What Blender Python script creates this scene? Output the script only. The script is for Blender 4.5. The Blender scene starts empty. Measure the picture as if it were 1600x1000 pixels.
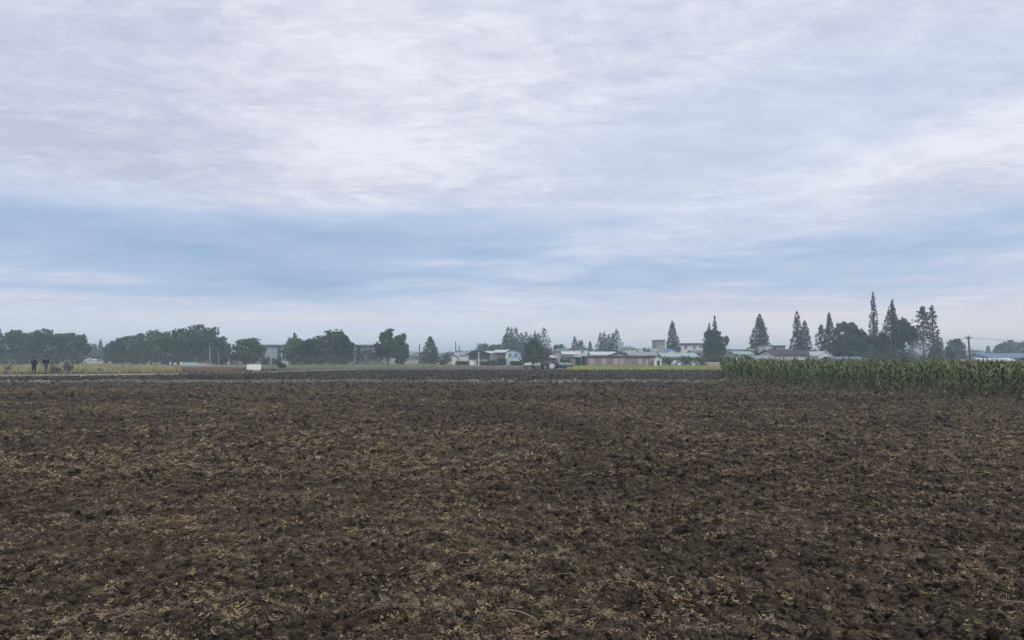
import bpy, math, random
import numpy as np
from mathutils import Vector, Matrix

# ------------------------------------------------------------------ camera
SC = bpy.context.scene
COL = SC.collection
H, F, YH = 1.8, 1155.0, 557.5          # eye height, focal length in photo pixels, horizon row
TH = math.atan((YH - 500) / F)
cam = bpy.data.objects.new('camera', bpy.data.cameras.new('camera'))
COL.objects.link(cam)
cam.data.sensor_width = 36; cam.data.lens = 36 * F / 1600
cam.data.clip_start = .1; cam.data.clip_end = 6000
cam.location = (0, 0, H); cam.rotation_euler = (math.pi / 2 + TH, 0, 0)
SC.camera = cam

# ------------------------------------------------------------------ render / exposure
SC.view_settings.view_transform = 'Standard'; SC.view_settings.look = 'None'
SC.view_settings.exposure = 0.32; SC.view_settings.gamma = 1; SC.view_settings.use_curve_mapping = False
SC.render.engine = 'CYCLES'
SC.cycles.use_denoising = True
SC.cycles.max_bounces = 6; SC.cycles.diffuse_bounces = 3; SC.cycles.volume_bounces = 1
SC.cycles.transparent_max_bounces = 12

SUN_EL, SUN_AZ = math.radians(38), math.radians(140)    # behind the cloud sheet, to the photographer's right

# ------------------------------------------------------------------ world
W = bpy.data.worlds.new('World'); SC.world = W; W.use_nodes = True
nt = W.node_tree; nt.nodes.clear()
class Nd:
    def __init__(s, t): s.t = t
    def new(s, k, **kw):
        n = s.t.nodes.new(k)
        for a, b in kw.items(): setattr(n, a, b)
        return n
    def put(s, sock, v):
        if isinstance(v, (int, float)): sock.default_value = v
        elif isinstance(v, (tuple, list)): sock.default_value = (*v, 1)[:len(sock.default_value)] if len(v) == 3 else v
        else: s.t.links.new(v, sock)
    def m(s, op, a, b=0., c=0., clamp=False):
        n = s.new('ShaderNodeMath', operation=op, use_clamp=clamp)
        s.put(n.inputs[0], a); s.put(n.inputs[1], b)
        if op in ('MULTIPLY_ADD', 'COMPARE', 'SMOOTH_MIN'): s.put(n.inputs[2], c)
        return n.outputs[0]
    def add(s, *a):
        r = a[0]
        for x in a[1:]: r = s.m('ADD', r, x)
        return r
    def mul(s, *a):
        r = a[0]
        for x in a[1:]: r = s.m('MULTIPLY', r, x)
        return r
    def mix(s, f, a, b, typ='RGBA', blend='MIX'):
        n = s.new('ShaderNodeMix', data_type=typ, clamp_factor=True)
        if typ == 'RGBA': n.blend_type = blend
        i = {'RGBA': (6, 7, 2), 'FLOAT': (2, 3, 0)}[typ]
        s.put(n.inputs[0], f); s.put(n.inputs[i[0]], a); s.put(n.inputs[i[1]], b)
        return n.outputs[i[2]]
    def rng(s, v, a, b, c=0., d=1., smooth=False):
        n = s.new('ShaderNodeMapRange', clamp=True)
        if smooth: n.interpolation_type = 'SMOOTHSTEP'
        s.put(n.inputs[0], v)
        for i, x in enumerate((a, b, c, d)): s.put(n.inputs[i + 1], x)
        return n.outputs[0]
    def comb(s, x, y, z):
        n = s.new('ShaderNodeCombineXYZ')
        for i, v in enumerate((x, y, z)): s.put(n.inputs[i], v)
        return n.outputs[0]
    def sep(s, v):
        n = s.new('ShaderNodeSeparateXYZ'); s.put(n.inputs[0], v); return n.outputs
    def noise(s, vec, scale, detail=4, rough=.5, dist=0., lac=2.):
        n = s.new('ShaderNodeTexNoise'); s.put(n.inputs['Vector'], vec)
        for k, v in (('Scale', scale), ('Detail', detail), ('Roughness', rough), ('Distortion', dist), ('Lacunarity', lac)): s.put(n.inputs[k], v)
        return n.outputs[0]
    def vmap(s, vec, sc=(1, 1, 1), rot=(0, 0, 0), loc=(0, 0, 0)):
        n = s.new('ShaderNodeMapping'); s.put(n.inputs[0], vec)
        n.inputs[1].default_value = loc; n.inputs[2].default_value = rot; n.inputs[3].default_value = sc
        return n.outputs[0]
n = Nd(nt)
tc = n.new('ShaderNodeTexCoord')
dx, dy, dz = n.sep(tc.outputs['Generated'])[:3]
az = n.m('ARCTAN2', dx, dy)                        # radians, 0 = ahead, + = right
el = n.m('ARCSINE', dz)
elc = n.m('MAXIMUM', dz, 0.0)
den = n.add(elc, 0.075)
px_, py_ = n.m('DIVIDE', dx, den), n.m('DIVIDE', dy, den)
P = n.comb(px_, py_, 0)
A2E = 1 / F
def gz(px, py, sx, sy, amp, slope=0.):             # a soft patch of the sky at a direction (written as seen in the photograph)
    a0 = math.atan((px - 800) / F); e0 = (YH - py) / F * math.cos(a0)
    a = n.m('SUBTRACT', az, a0)
    e = n.m('SUBTRACT', n.m('SUBTRACT', el, e0), n.mul(a, slope))
    q = n.add(n.m('POWER', n.m('MULTIPLY', n.m('ABSOLUTE', a), F / sx), 2.), n.m('POWER', n.m('MULTIPLY', n.m('ABSOLUTE', e), F / sy), 2.))
    return n.mul(n.m('EXPONENT', n.mul(q, -1.)), amp)
warp = n.noise(n.vmap(P, (.5, 1.0, 1)), 1.0, 3, .5)
Pw = n.vmap(P, (1, 1, 1))
big = n.noise(n.vmap(P, (.55, .8, 1), loc=(3.1, 1.7, 0)), .55, 5, .52, .3)
mid = n.noise(n.vmap(P, (.75, 1.1, 1), rot=(0, 0, .3), loc=(9, 4, 0)), 1.5, 6, .6, .8)
fine = n.noise(n.vmap(P, (1, 1.25, 1), rot=(0, 0, .2), loc=(1, 7, 0)), 4.6, 6, .62, .7)
E3 = n.comb(n.mul(az, 3.2), n.mul(el, 26.), 0)
streak = n.noise(E3, 1.6, 6, .6, .6)
E4 = n.comb(n.mul(az, 5.5), n.add(n.mul(el, 55.), n.mul(az, -4.)), 3.)
streak2 = n.noise(E4, 1.5, 5, .6, .8)
rip = n.noise(n.vmap(P, (1., 2.2, 1), rot=(0, 0, .35), loc=(5, 2, 0)), 9.0, 4, .6, 1.2)
# cover: 1 = closed cloud sheet, 0 = blue sky seen through a thin veil
cov = n.add(.86, n.mul(n.m('SUBTRACT', big, .5), .55), n.mul(n.m('SUBTRACT', mid, .5), .40), n.mul(n.m('SUBTRACT', fine, .5), .22),
            n.mul(n.m('SUBTRACT', streak, .5), n.rng(el, .26, .10, .05, 1.7)), n.mul(n.m('SUBTRACT', streak2, .5), n.rng(el, .24, .08, 0., .8)),
            gz(60, 352, 380, 52, -.52, -.03), gz(120, 445, 320, 34, -.28), gz(430, 376, 420, 34, -.40), gz(760, 356, 330, 34, -.34), gz(440, 452, 190, 28, -.62), gz(640, 420, 300, 36, -.34),
            gz(1150, 225, 340, 80, -.26), gz(1420, 130, 300, 60, -.16), gz(1560, 350, 260, 36, -.36, .10), gz(1150, 425, 360, 26, -.30, .06),
            gz(480, 405, 900, 62, -.20), gz(1430, 400, 420, 50, -.14),
            gz(150, 437, 120, 9, .40), gz(200, 467, 230, 6, .42), gz(700, 411, 110, 7, .42), gz(30, 492, 110, 12, .45),
            gz(470, 497, 240, 5, .5), gz(1500, 240, 260, 40, .25, .15), gz(600, 130, 320, 130, .15))
covc = n.m('MAXIMUM', n.m('MINIMUM', cov, 1.), -.4)
# light and dark of the cloud sheet itself: ripples, thicker and thinner parts
shd = n.add(.50, n.mul(n.m('SUBTRACT', big, .5), 1.0), n.mul(n.m('SUBTRACT', mid, .5), 1.15), n.mul(n.m('SUBTRACT', fine, .5), .9), n.mul(n.m('SUBTRACT', rip, .5), .7),
            n.mul(n.m('SUBTRACT', streak, .5), n.rng(el, .26, .05, 0., .35)),
            gz(600, 130, 260, 110, .26), gz(820, 20, 200, 50, .2), gz(1100, 330, 300, 36, .24, .16), gz(1480, 240, 260, 40, .30, .15), gz(620, 240, 260, 40, .12),
            gz(60, 200, 330, 120, -.22), gz(260, 270, 300, 40, -.12), gz(1000, 210, 160, 60, -.10), gz(1150, 250, 60, 8, -.2), gz(980, 132, 60, 10, -.2), gz(350, 60, 200, 60, -.08))
sky = n.new('ShaderNodeTexSky', sky_type='NISHITA', sun_disc=False)
sky.sun_elevation = SUN_EL; sky.sun_rotation = SUN_AZ; sky.air_density = 1.0; sky.dust_density = .6; sky.ozone_density = 1.5
blue = n.mix(.92, sky.outputs[0], (2.55, 3.62, 5.35))
veil = (4.35, 5.15, 6.75)
cloud = n.mix(n.rng(shd, .12, .88), (4.25, 4.45, 5.65), (6.7, 6.86, 7.7))
col = n.mix(n.rng(covc, -.25, .55, 0, 1), blue, veil)
col = n.mix(n.rng(covc, .35, .95, 0, 1), col, cloud)
col = n.mix(gz(800, 530, 2600, 42, .75), col, (6.15, 6.65, 7.6))
# pale warm light low on the right, thin cream streaks over the horizon
col = n.mix(n.add(gz(1600, 535, 520, 44, .85), gz(1230, 493, 160, 6, .6), gz(470, 498, 200, 4, .5), gz(1000, 522, 700, 20, .15)), col, (6.9, 6.35, 6.3))
bg = n.new('ShaderNodeBackground'); n.put(bg.inputs[0], col); bg.inputs[1].default_value = .1
wo = n.new('ShaderNodeOutputWorld'); nt.links.new(bg.outputs[0], wo.inputs[0])

sun = bpy.data.objects.new('sun', bpy.data.lights.new('sun', 'SUN')); COL.objects.link(sun)
sun.data.energy = 1.5; sun.data.angle = math.radians(10); sun.data.color = (1, .96, .9)
sd = Vector((math.sin(SUN_AZ) * math.cos(SUN_EL), math.cos(SUN_AZ) * math.cos(SUN_EL), math.sin(SUN_EL)))
sun.rotation_euler = sd.to_track_quat('Z', 'Y').to_euler()
sun.location = (0, 0, 40)

# ------------------------------------------------------------------ helpers
def at(px, py, D):
    """point of the place at distance D ahead that shows at photo pixel (px, py)"""
    u, v = (px - 800) / F, (500 - py) / F
    k = D / (math.cos(TH) - v * math.sin(TH))
    return u * k, H + k * (math.sin(TH) + v * math.cos(TH))
def X(px, D): return at(px, YH, D)[0]
def Z(py, D): return at(800, py, D)[1]
def DG(py): return H * F / (py - YH)               # distance of ground showing at row py

def tag(o, label=None, cat=None, group=None, kind=None):
    if label: o['label'] = label
    if cat: o['category'] = cat
    if group: o['group'] = group
    if kind: o['kind'] = kind
    return o
def empty(name, loc, rz=0):
    o = bpy.data.objects.new(name, None); COL.objects.link(o)
    o.location = loc; o.rotation_euler = (0, 0, rz); o.empty_display_size = .2
    return o
def link(name, me, mat=None, parent=None, loc=None, rz=0):
    o = bpy.data.objects.new(name, me); COL.objects.link(o)
    if mat is not None and not me.materials: me.materials.append(mat)
    if parent: o.parent = parent
    if loc is not None: o.location = loc
    o.rotation_euler = (0, 0, rz)
    return o
def npmesh(name, V, Q, smooth=False, attr=None):
    """V (n,3) array, Q (m,k) array of faces with k corners"""
    V = np.asarray(V, np.float32); Q = np.asarray(Q, np.int32)
    me = bpy.data.meshes.new(name)
    me.vertices.add(len(V)); me.vertices.foreach_set('co', V.ravel())
    k = Q.shape[1]
    me.loops.add(Q.size); me.loops.foreach_set('vertex_index', Q.ravel())
    me.polygons.add(len(Q)); me.polygons.foreach_set('loop_start', np.arange(len(Q), dtype=np.int32) * k)
    me.polygons.foreach_set('loop_total', np.full(len(Q), k, np.int32))
    me.polygons.foreach_set('use_smooth', np.full(len(Q), smooth))
    if attr is not None:
        a = me.attributes.new('tone', 'FLOAT', 'POINT'); a.data.foreach_set('value', np.asarray(attr, np.float32))
    me.update(); me.validate()
    return me
class MB:
    def __init__(s): s.v = []; s.f = []
    def add(s, vs, fs):
        b = len(s.v); s.v += [tuple(v) for v in vs]; s.f += [tuple(b + i for i in f) for f in fs]; return s
    def box(s, x0, x1, y0, y1, z0, z1):
        return s.add([(x, y, z) for z in (z0, z1) for y in (y0, y1) for x in (x0, x1)],
                     [(0, 2, 3, 1), (4, 5, 7, 6), (0, 1, 5, 4), (2, 6, 7, 3), (0, 4, 6, 2), (1, 3, 7, 5)])
    def hexa(s, p):   # 8 points: bottom 4 (ccw) then top 4
        return s.add(p, [(3, 2, 1, 0), (4, 5, 6, 7), (0, 1, 5, 4), (1, 2, 6, 5), (2, 3, 7, 6), (3, 0, 4, 7)])
    def prism(s, poly, axis, a, b):   # poly in the two other axes
        def pt(u, v, w): return {'x': (w, u, v), 'y': (u, w, v), 'z': (u, v, w)}[axis]
        k = len(poly)
        return s.add([pt(u, v, a) for u, v in poly] + [pt(u, v, b) for u, v in poly],
                     [tuple(range(k))[::-1], tuple(range(k, 2 * k))] + [(i, (i + 1) % k, k + (i + 1) % k, k + i) for i in range(k)])
    def tube(s, pts, rad, n=6, cap=True):
        pts = [Vector(p) for p in pts]; b = len(s.v)
        for i, p in enumerate(pts):
            d = (pts[min(i + 1, len(pts) - 1)] - pts[max(i - 1, 0)]).normalized()
            a = d.cross(Vector((0, 0, 1)) if abs(d.z) < .9 else Vector((1, 0, 0))).normalized(); c = d.cross(a)
            r = rad[i] if hasattr(rad, '__len__') else rad
            for k in range(n):
                t = 2 * math.pi * k / n
                s.v.append(tuple(p + a * r * math.cos(t) + c * r * math.sin(t)))
        for i in range(len(pts) - 1):
            for k in range(n):
                k2 = (k + 1) % n
                s.f.append((b + i * n + k, b + i * n + k2, b + (i + 1) * n + k2, b + (i + 1) * n + k))
        if cap:
            s.f.append(tuple(b + k for k in range(n))[::-1]); s.f.append(tuple(b + (len(pts) - 1) * n + k for k in range(n)))
        return s
    def lathe(s, prof, axis='z', c=(0, 0, 0), n=20):   # prof: (r, h)
        b = len(s.v)
        for r, h in prof:
            for k in range(n):
                t = 2 * math.pi * k / n; u, v = r * math.cos(t), r * math.sin(t)
                p = {'z': (u, v, h), 'y': (u, h, v), 'x': (h, u, v)}[axis]
                s.v.append((p[0] + c[0], p[1] + c[1], p[2] + c[2]))
        m = len(prof)
        for i in range(m - 1):
            for k in range(n):
                k2 = (k + 1) % n; s.f.append((b + i * n + k, b + i * n + k2, b + (i + 1) * n + k2, b + (i + 1) * n + k))
        return s
    def mesh(s, name, mat, smooth=False):
        me = bpy.data.meshes.new(name); me.from_pydata(s.v, [], s.f)
        if mat: me.materials.append(mat)
        if smooth: me.polygons.foreach_set('use_smooth', [True] * len(me.polygons))
        me.update(); return me
    def obj(s, name, mat, parent=None, loc=None, rz=0, smooth=False):
        return link(name, s.mesh(name, mat, smooth), None, parent, loc, rz)

def mat(name, c1, c2=None, scale=3., rough=.8, metal=0., bump=0., bscale=30., rand=0., stretch=(1, 1, 1), tone=False, coat=0., trans=0.):
    m = bpy.data.materials.new(name); m.use_nodes = True
    k = Nd(m.node_tree); b = m.node_tree.nodes['Principled BSDF']
    t = k.new('ShaderNodeTexCoord'); vec = k.vmap(t.outputs['Object'], stretch)
    c2 = c2 or tuple(x * .75 for x in c1)
    f = k.rng(k.noise(vec, scale, 5, .6), .32, .68)
    c = k.mix(f, c1, c2)
    if tone:
        a = k.new('ShaderNodeAttribute', attribute_name='tone'); c = k.mix(1., c, k.comb(a.outputs[2], a.outputs[2], a.outputs[2]), blend='MULTIPLY')
    if rand:
        oi = k.new('ShaderNodeObjectInfo'); r = k.rng(oi.outputs['Random'], 0, 1, 1 - rand, 1 + rand)
        c = k.mix(1., c, k.comb(r, r, k.m('POWER', r, .6)), blend='MULTIPLY')
    k.put(b.inputs['Base Color'], c); b.inputs['Roughness'].default_value = rough; b.inputs['Metallic'].default_value = metal
    b.inputs['Specular IOR Level'].default_value = .12 if rough > .6 else .35
    if coat: b.inputs['Coat Weight'].default_value = coat
    if bump:
        bn = k.new('ShaderNodeBump'); bn.inputs['Strength'].default_value = bump; bn.inputs['Distance'].default_value = .02
        k.put(bn.inputs['Height'], k.noise(vec, bscale, 4)); m.node_tree.links.new(bn.outputs[0], b.inputs['Normal'])
    return m

# value noise / cellular noise on numpy arrays (world coordinates, metres)
def _h(ix, iy, s):
    a = (ix.astype(np.int64) * 374761393 + iy.astype(np.int64) * 668265263 + s * 2147483647) & 0xffffffff
    a = ((a ^ (a >> 13)) * 1274126177) & 0xffffffff
    a = a ^ (a >> 16)
    return (a & 0xffffff) / float(0xffffff)
def vnoise(x, y, s=0):
    ix, iy = np.floor(x), np.floor(y); fx, fy = x - ix, y - iy
    fx = fx * fx * (3 - 2 * fx); fy = fy * fy * (3 - 2 * fy)
    a, b, c, d = _h(ix, iy, s), _h(ix + 1, iy, s), _h(ix, iy + 1, s), _h(ix + 1, iy + 1, s)
    return (a * (1 - fx) + b * fx) * (1 - fy) + (c * (1 - fx) + d * fx) * fy
def fbm(x, y, o=4, s=0, g=.5):
    r = 0; a = 1; t = 0
    for i in range(o):
        r = r + a * vnoise(x * 2 ** i + i * 17.3, y * 2 ** i - i * 9.1, s + i); t += a; a *= g
    return r / t
def domes(x, y, cell, s):
    """rounded lumps, one per cell of the given size"""
    X_, Y_ = x / cell, y / cell; ix, iy = np.floor(X_), np.floor(Y_); out = np.zeros_like(X_)
    for i in (-1, 0, 1):
        for j in (-1, 0, 1):
            cx, cy = ix + i, iy + j
            ox, oy, r = cx + _h(cx, cy, s), cy + _h(cx, cy, s + 7), .35 + .5 * _h(cx, cy, s + 13)
            q = 1 - ((X_ - ox) ** 2 + (Y_ - oy) ** 2) / r ** 2
            out = np.maximum(out, np.sqrt(np.maximum(q, 0)) * r)
    return out * cell
def soil_h(x, y):
    wx = x + .05 * (fbm(x * 9, y * 9, 2, 5) - .5); wy = y + .05 * (fbm(x * 9, y * 9, 2, 55) - .5)
    h = .12 * (fbm(x * 1.1, y * 1.1, 4, 1) - .5) + .13 * (fbm(x * 4.2, y * 4.2, 3, 9) - .5)
    h = h + .5 * domes(wx, wy, .15, 21) + .45 * domes(wx, wy, .07, 33) + .022 * (fbm(x * 30, y * 30, 2, 40) - .5)
    h = h - .07 * np.clip((fbm(x * 2.6, y * 2.6, 3, 77) - .53) * 9, 0, 1.3)      # deep gaps left between the clods
    h = h + .10 * np.exp(-((y - 52.6 - .02 * x) / .7) ** 2)                          # low ridge across the field
    return h - .03

# ------------------------------------------------------------------ haze
hz = bpy.data.materials.new('haze_air'); hz.use_nodes = True; t = hz.node_tree; t.nodes.clear()
pv = t.nodes.new('ShaderNodeVolumePrincipled'); pv.inputs['Color'].default_value = (.74, .91, 1, 1)
pv.inputs['Density'].default_value = HAZE = .00125; pv.inputs['Anisotropy'].default_value = 0.2
ho = t.nodes.new('ShaderNodeOutputMaterial'); t.links.new(pv.outputs[0], ho.inputs['Volume'])
tag(MB().box(-1310, 1310, -210, 1510, -1.5, 17.5).obj('haze', hz), kind='stuff')

# ------------------------------------------------------------------ soil material
def soil_material(name, far=False):
    m = bpy.data.materials.new(name); m.use_nodes = True
    k = Nd(m.node_tree); b = m.node_tree.nodes['Principled BSDF']
    g = k.new('ShaderNodeNewGeometry'); p = g.outputs['Position']; x, y, z = k.sep(p)[:3]
    patch = k.noise(p, .42, 5, .62, .6)
    patch2 = k.noise(k.vmap(p, (.5, 1.3, 1)), .16, 4, .6, .3)
    clod_gap = k.noise(p, .9, 11, .80)
    fib = k.noise(k.vmap(p, (60, 14, 30), rot=(0, 0, .5)), 1., 5, .7, 2.2)
    fib2 = k.noise(k.vmap(p, (16, 70, 30), rot=(0, 0, .2)), 1., 5, .7, 2.2)
    c = k.mix(k.rng(clod_gap, .36, .64), (.010, .0080, .0065), (.104, .081, .059))  # dark end puts the shade of gaps between clods into the soil colour
    c = k.mix(k.mul(k.rng(k.noise(p, 2.3, 4, .6), .5, .72), .6), c, (.066, .040, .034))        # purplish wetter clods
    c = k.mix(k.mul(k.rng(k.noise(k.vmap(p, (1, 1, 1), loc=(40, 3, 0)), 1.1, 4, .6), .52, .7), .7), c, (.026, .024, .021))
    str_ = k.mul(k.rng(k.m('MAXIMUM', fib, fib2), .54, .70), k.rng(k.add(patch, k.mul(patch2, .4)), .48, .78, .15, 1.))
    c = k.mix(k.mul(str_, .9), c, (.25, .185, .10))
    # field bands: dark harrowed strip beyond the ridge, grey green strip before it
    w = k.add(y, k.mul(k.m('SUBTRACT', k.noise(p, .12, 4, .6), .5), 7.))
    near = k.rng(w, 38, 47, 1, 0)
    dark = k.mul(k.rng(w, 52.5, 55), k.rng(w, 96, 104, 1, 0))
    grey = k.mul(k.rng(w, 38, 43), k.rng(w, 51.5, 53.5, 1, 0))
    ridge = k.mul(k.rng(k.m('ABSOLUTE', k.m('SUBTRACT', y, k.add(52.6, k.mul(x, .02)))), .3, 1.3, 1, 0), k.rng(k.noise(p, .5, 3), .35, .6, .25, 1))
    c = k.mix(k.mul(grey, .45), c, (.060, .064, .046))
    c = k.mix(k.mul(dark, .65), c, k.mix(k.rng(x, -20, 20), (.028, .026, .021), (.050, .042, .038)))
    c = k.mix(k.mul(ridge, .9), c, (.34, .33, .28))
    farz = k.rng(w, 98, 112)
    c = k.mix(k.mul(farz, .8), c, (.13, .115, .095))
    k.put(b.inputs['Base Color'], c); b.inputs['Roughness'].default_value = .9; b.inputs['Specular IOR Level'].default_value = .08
    bn = k.new('ShaderNodeBump'); bn.inputs['Strength'].default_value = .7; bn.inputs['Distance'].default_value = .015
    k.put(bn.inputs['Height'], k.add(k.noise(p, 55, 5, .7), k.mul(str_, .6))); m.node_tree.links.new(bn.outputs[0], b.inputs['Normal'])
    return m
SOIL = soil_material('tilled_soil')

# base ground to the horizon
GRD = bpy.data.materials.new('open_farmland'); GRD.use_nodes = True
k = Nd(GRD.node_tree); g = k.new('ShaderNodeNewGeometry'); p = g.outputs['Position']
c = k.mix(k.rng(k.noise(k.vmap(p, (.5, 1.4, 1)), .045, 5, .6), .42, .62), (.23, .215, .14), (.15, .18, .10))
c = k.mix(k.rng(k.noise(p, .6, 5, .6), .4, .7, 0, .6), c, (.12, .10, .075))
k.put(GRD.node_tree.nodes['Principled BSDF'].inputs['Base Color'], c); GRD.node_tree.nodes['Principled BSDF'].inputs['Roughness'].default_value = .95
ys = [-200, 0, 60, 124, 134, 150, 200, 300, 500, 1500]; zs = [-.3, -.3, -.3, -.3, 0, 0, 0, 0, 0, 0]
xs = np.linspace(-1300, 1300, 27)
V = [(x, y, z) for y, z in zip(ys, zs) for x in xs]
Q = [(j * 27 + i, j * 27 + i + 1, (j + 1) * 27 + i + 1, (j + 1) * 27 + i) for j in range(len(ys) - 1) for i in range(26)]
tag(link('ground', npmesh('ground', V, Q), GRD), kind='structure')

# ploughed field: a sheet whose rows widen with distance
rows = [2.2]
while rows[-1] < 138:
    d = rows[-1]; rows.append(d + max(.012, d * d / (H * 739) * .78))
rows = np.array(rows); NC = 980
print('field rows', len(rows))
tx = np.linspace(-.92, .92, NC)
rng_ = np.random.default_rng(3)
YY, TX = np.meshgrid(rows, tx, indexing='ij')
YY = YY + (rng_.random(YY.shape) - .5) * np.gradient(rows)[:, None] * .7
XX = (YY + 4) * TX + (rng_.random(YY.shape) - .5) * YY * .0006
ZZ = soil_h(XX, YY)
lod = np.clip((138 - YY) / 40, 0, 1)
ZZ = ZZ + (rng_.random(YY.shape) - .5) * np.clip((YY - 9) / 30, 0, 1) * .09 + .35 * (domes(XX, YY, .55, 61) - .15) * np.clip((YY - 12) / 30, 0, 1)
ZZ = ZZ * (.35 + .65 * np.clip((85 - YY) / 40, 0, 1)) * lod + (1 - np.clip((136 - YY) / 6, 0, 1)) * -.06
nr = len(rows)
I = np.arange(nr * NC).reshape(nr, NC)
Q = np.stack([I[:-1, :-1], I[:-1, 1:], I[1:, 1:], I[1:, :-1]], -1).reshape(-1, 4)
tag(link('ploughed_field', npmesh('ploughed_field', np.stack([XX, YY, ZZ], -1).reshape(-1, 3), Q, True), SOIL), kind='structure')
# the same field beside the detailed sheet, so that it goes on when one steps aside
me = npmesh('field_margin', [(-260, -40, -.09), (260, -40, -.09), (260, 131, -.09), (-260, 131, -.09)], [(0, 1, 2, 3)])
tag(link('field_margin', me, SOIL), kind='structure')

# ------------------------------------------------------------------ clods (icosphere lumps)
import bmesh
def ico(sub):
    bm = bmesh.new(); bmesh.ops.create_icosphere(bm, subdivisions=sub, radius=1)
    v = np.array([x.co[:] for x in bm.verts]); f = np.array([[q.index for q in p.verts] for p in bm.faces]); bm.free(); return v, f
def scatter_lumps(name, n, y0, y1, sub, size, seed, mat, zoff=.25, spread=.80, pw=1.0, patchy=0.):
    r = np.random.default_rng(seed); v, f = ico(sub)
    y = y0 + (y1 - y0) * r.random(n) ** pw
    x = (r.random(n) * 2 - 1) * (y * spread + .8)
    if patchy:
        keep = r.random(n) < np.clip((fbm(x * .8, y * .8, 3, 91) - .5) * patchy + .6, .08, 1); x, y = x[keep], y[keep]; n = len(x)
    s = size[0] + (size[1] - size[0]) * r.random(n) ** 2.2
    z = soil_h(x, y) + s * zoff
    var = [v * (1 + (r.random(len(v))[:, None] - .5) * .75) for _ in range(14)]
    vi = r.integers(0, 14, n); a = r.random(n) * 6.283; ca, sa = np.cos(a), np.sin(a)
    B = np.stack(var)[vi] * np.stack([s * (.8 + .6 * r.random(n)), s * (.8 + .5 * r.random(n)), s * (.5 + .4 * r.random(n))], -1)[:, None, :]
    VX = B[..., 0] * ca[:, None] - B[..., 1] * sa[:, None] + x[:, None]; VY = B[..., 0] * sa[:, None] + B[..., 1] * ca[:, None] + y[:, None]
    VZ = B[..., 2] + z[:, None]
    FF = (f[None] + (np.arange(n) * len(v))[:, None, None]).reshape(-1, 3)
    return tag(link(name, npmesh(name, np.stack([VX, VY, VZ], -1).reshape(-1, 3), FF), mat), kind='stuff')
CLOD = soil_material('soil_lump')
kc = Nd(CLOD.node_tree); b_ = CLOD.node_tree.nodes['Principled BSDF']; src = b_.inputs['Base Color'].links[0].from_socket
oi = kc.new('ShaderNodeObjectInfo'); rr_ = kc.rng(oi.outputs['Random'], 0, 1, .22, 1.6)
kc.put(b_.inputs['Base Color'], kc.mix(1., src, kc.comb(rr_, rr_, kc.m('POWER', rr_, .85)), blend='MULTIPLY'))
def lump_group(seed, rough, sub=3):
    g = bpy.data.node_groups.new('lumps', 'GeometryNodeTree')
    g.interface.new_socket('Geometry', in_out='INPUT', socket_type='NodeSocketGeometry')
    g.interface.new_socket('Geometry', in_out='OUTPUT', socket_type='NodeSocketGeometry')
    N_, L_ = g.nodes.new, g.links.new
    gi, go = N_('NodeGroupInput'), N_('NodeGroupOutput')
    ic = N_('GeometryNodeMeshIcoSphere'); ic.inputs['Radius'].default_value = 1; ic.inputs['Subdivisions'].default_value = sub
    nz = N_('ShaderNodeTexNoise'); nz.noise_dimensions = '4D'; nz.inputs['Scale'].default_value = 1.1; nz.inputs['Detail'].default_value = 4; nz.inputs['Roughness'].default_value = .65; nz.inputs['W'].default_value = seed
    sub_ = N_('ShaderNodeVectorMath'); sub_.operation = 'SUBTRACT'; sub_.inputs[1].default_value = (.5, .5, .5); L_(nz.outputs['Color'], sub_.inputs[0])
    sc_ = N_('ShaderNodeVectorMath'); sc_.operation = 'SCALE'; sc_.inputs['Scale'].default_value = rough; L_(sub_.outputs[0], sc_.inputs[0])
    sp = N_('GeometryNodeSetPosition'); L_(ic.outputs['Mesh'], sp.inputs['Geometry']); L_(sc_.outputs[0], sp.inputs['Offset'])
    sm_ = N_('GeometryNodeSetMaterial'); sm_.inputs['Material'].default_value = CLOD; L_(sp.outputs[0], sm_.inputs['Geometry'])
    mp = N_('GeometryNodeMeshToPoints'); L_(gi.outputs[0], mp.inputs['Mesh'])
    io = N_('GeometryNodeInstanceOnPoints'); L_(mp.outputs['Points'], io.inputs['Points']); L_(sm_.outputs[0], io.inputs['Instance'])
    for nm, sk in (('lump_rotation', 'Rotation'), ('lump_scale', 'Scale')):
        na = N_('GeometryNodeInputNamedAttribute'); na.data_type = 'FLOAT_VECTOR'; na.inputs['Name'].default_value = nm; L_(na.outputs['Attribute'], io.inputs[sk])
    L_(io.outputs[0], go.inputs[0]); return g
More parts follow.
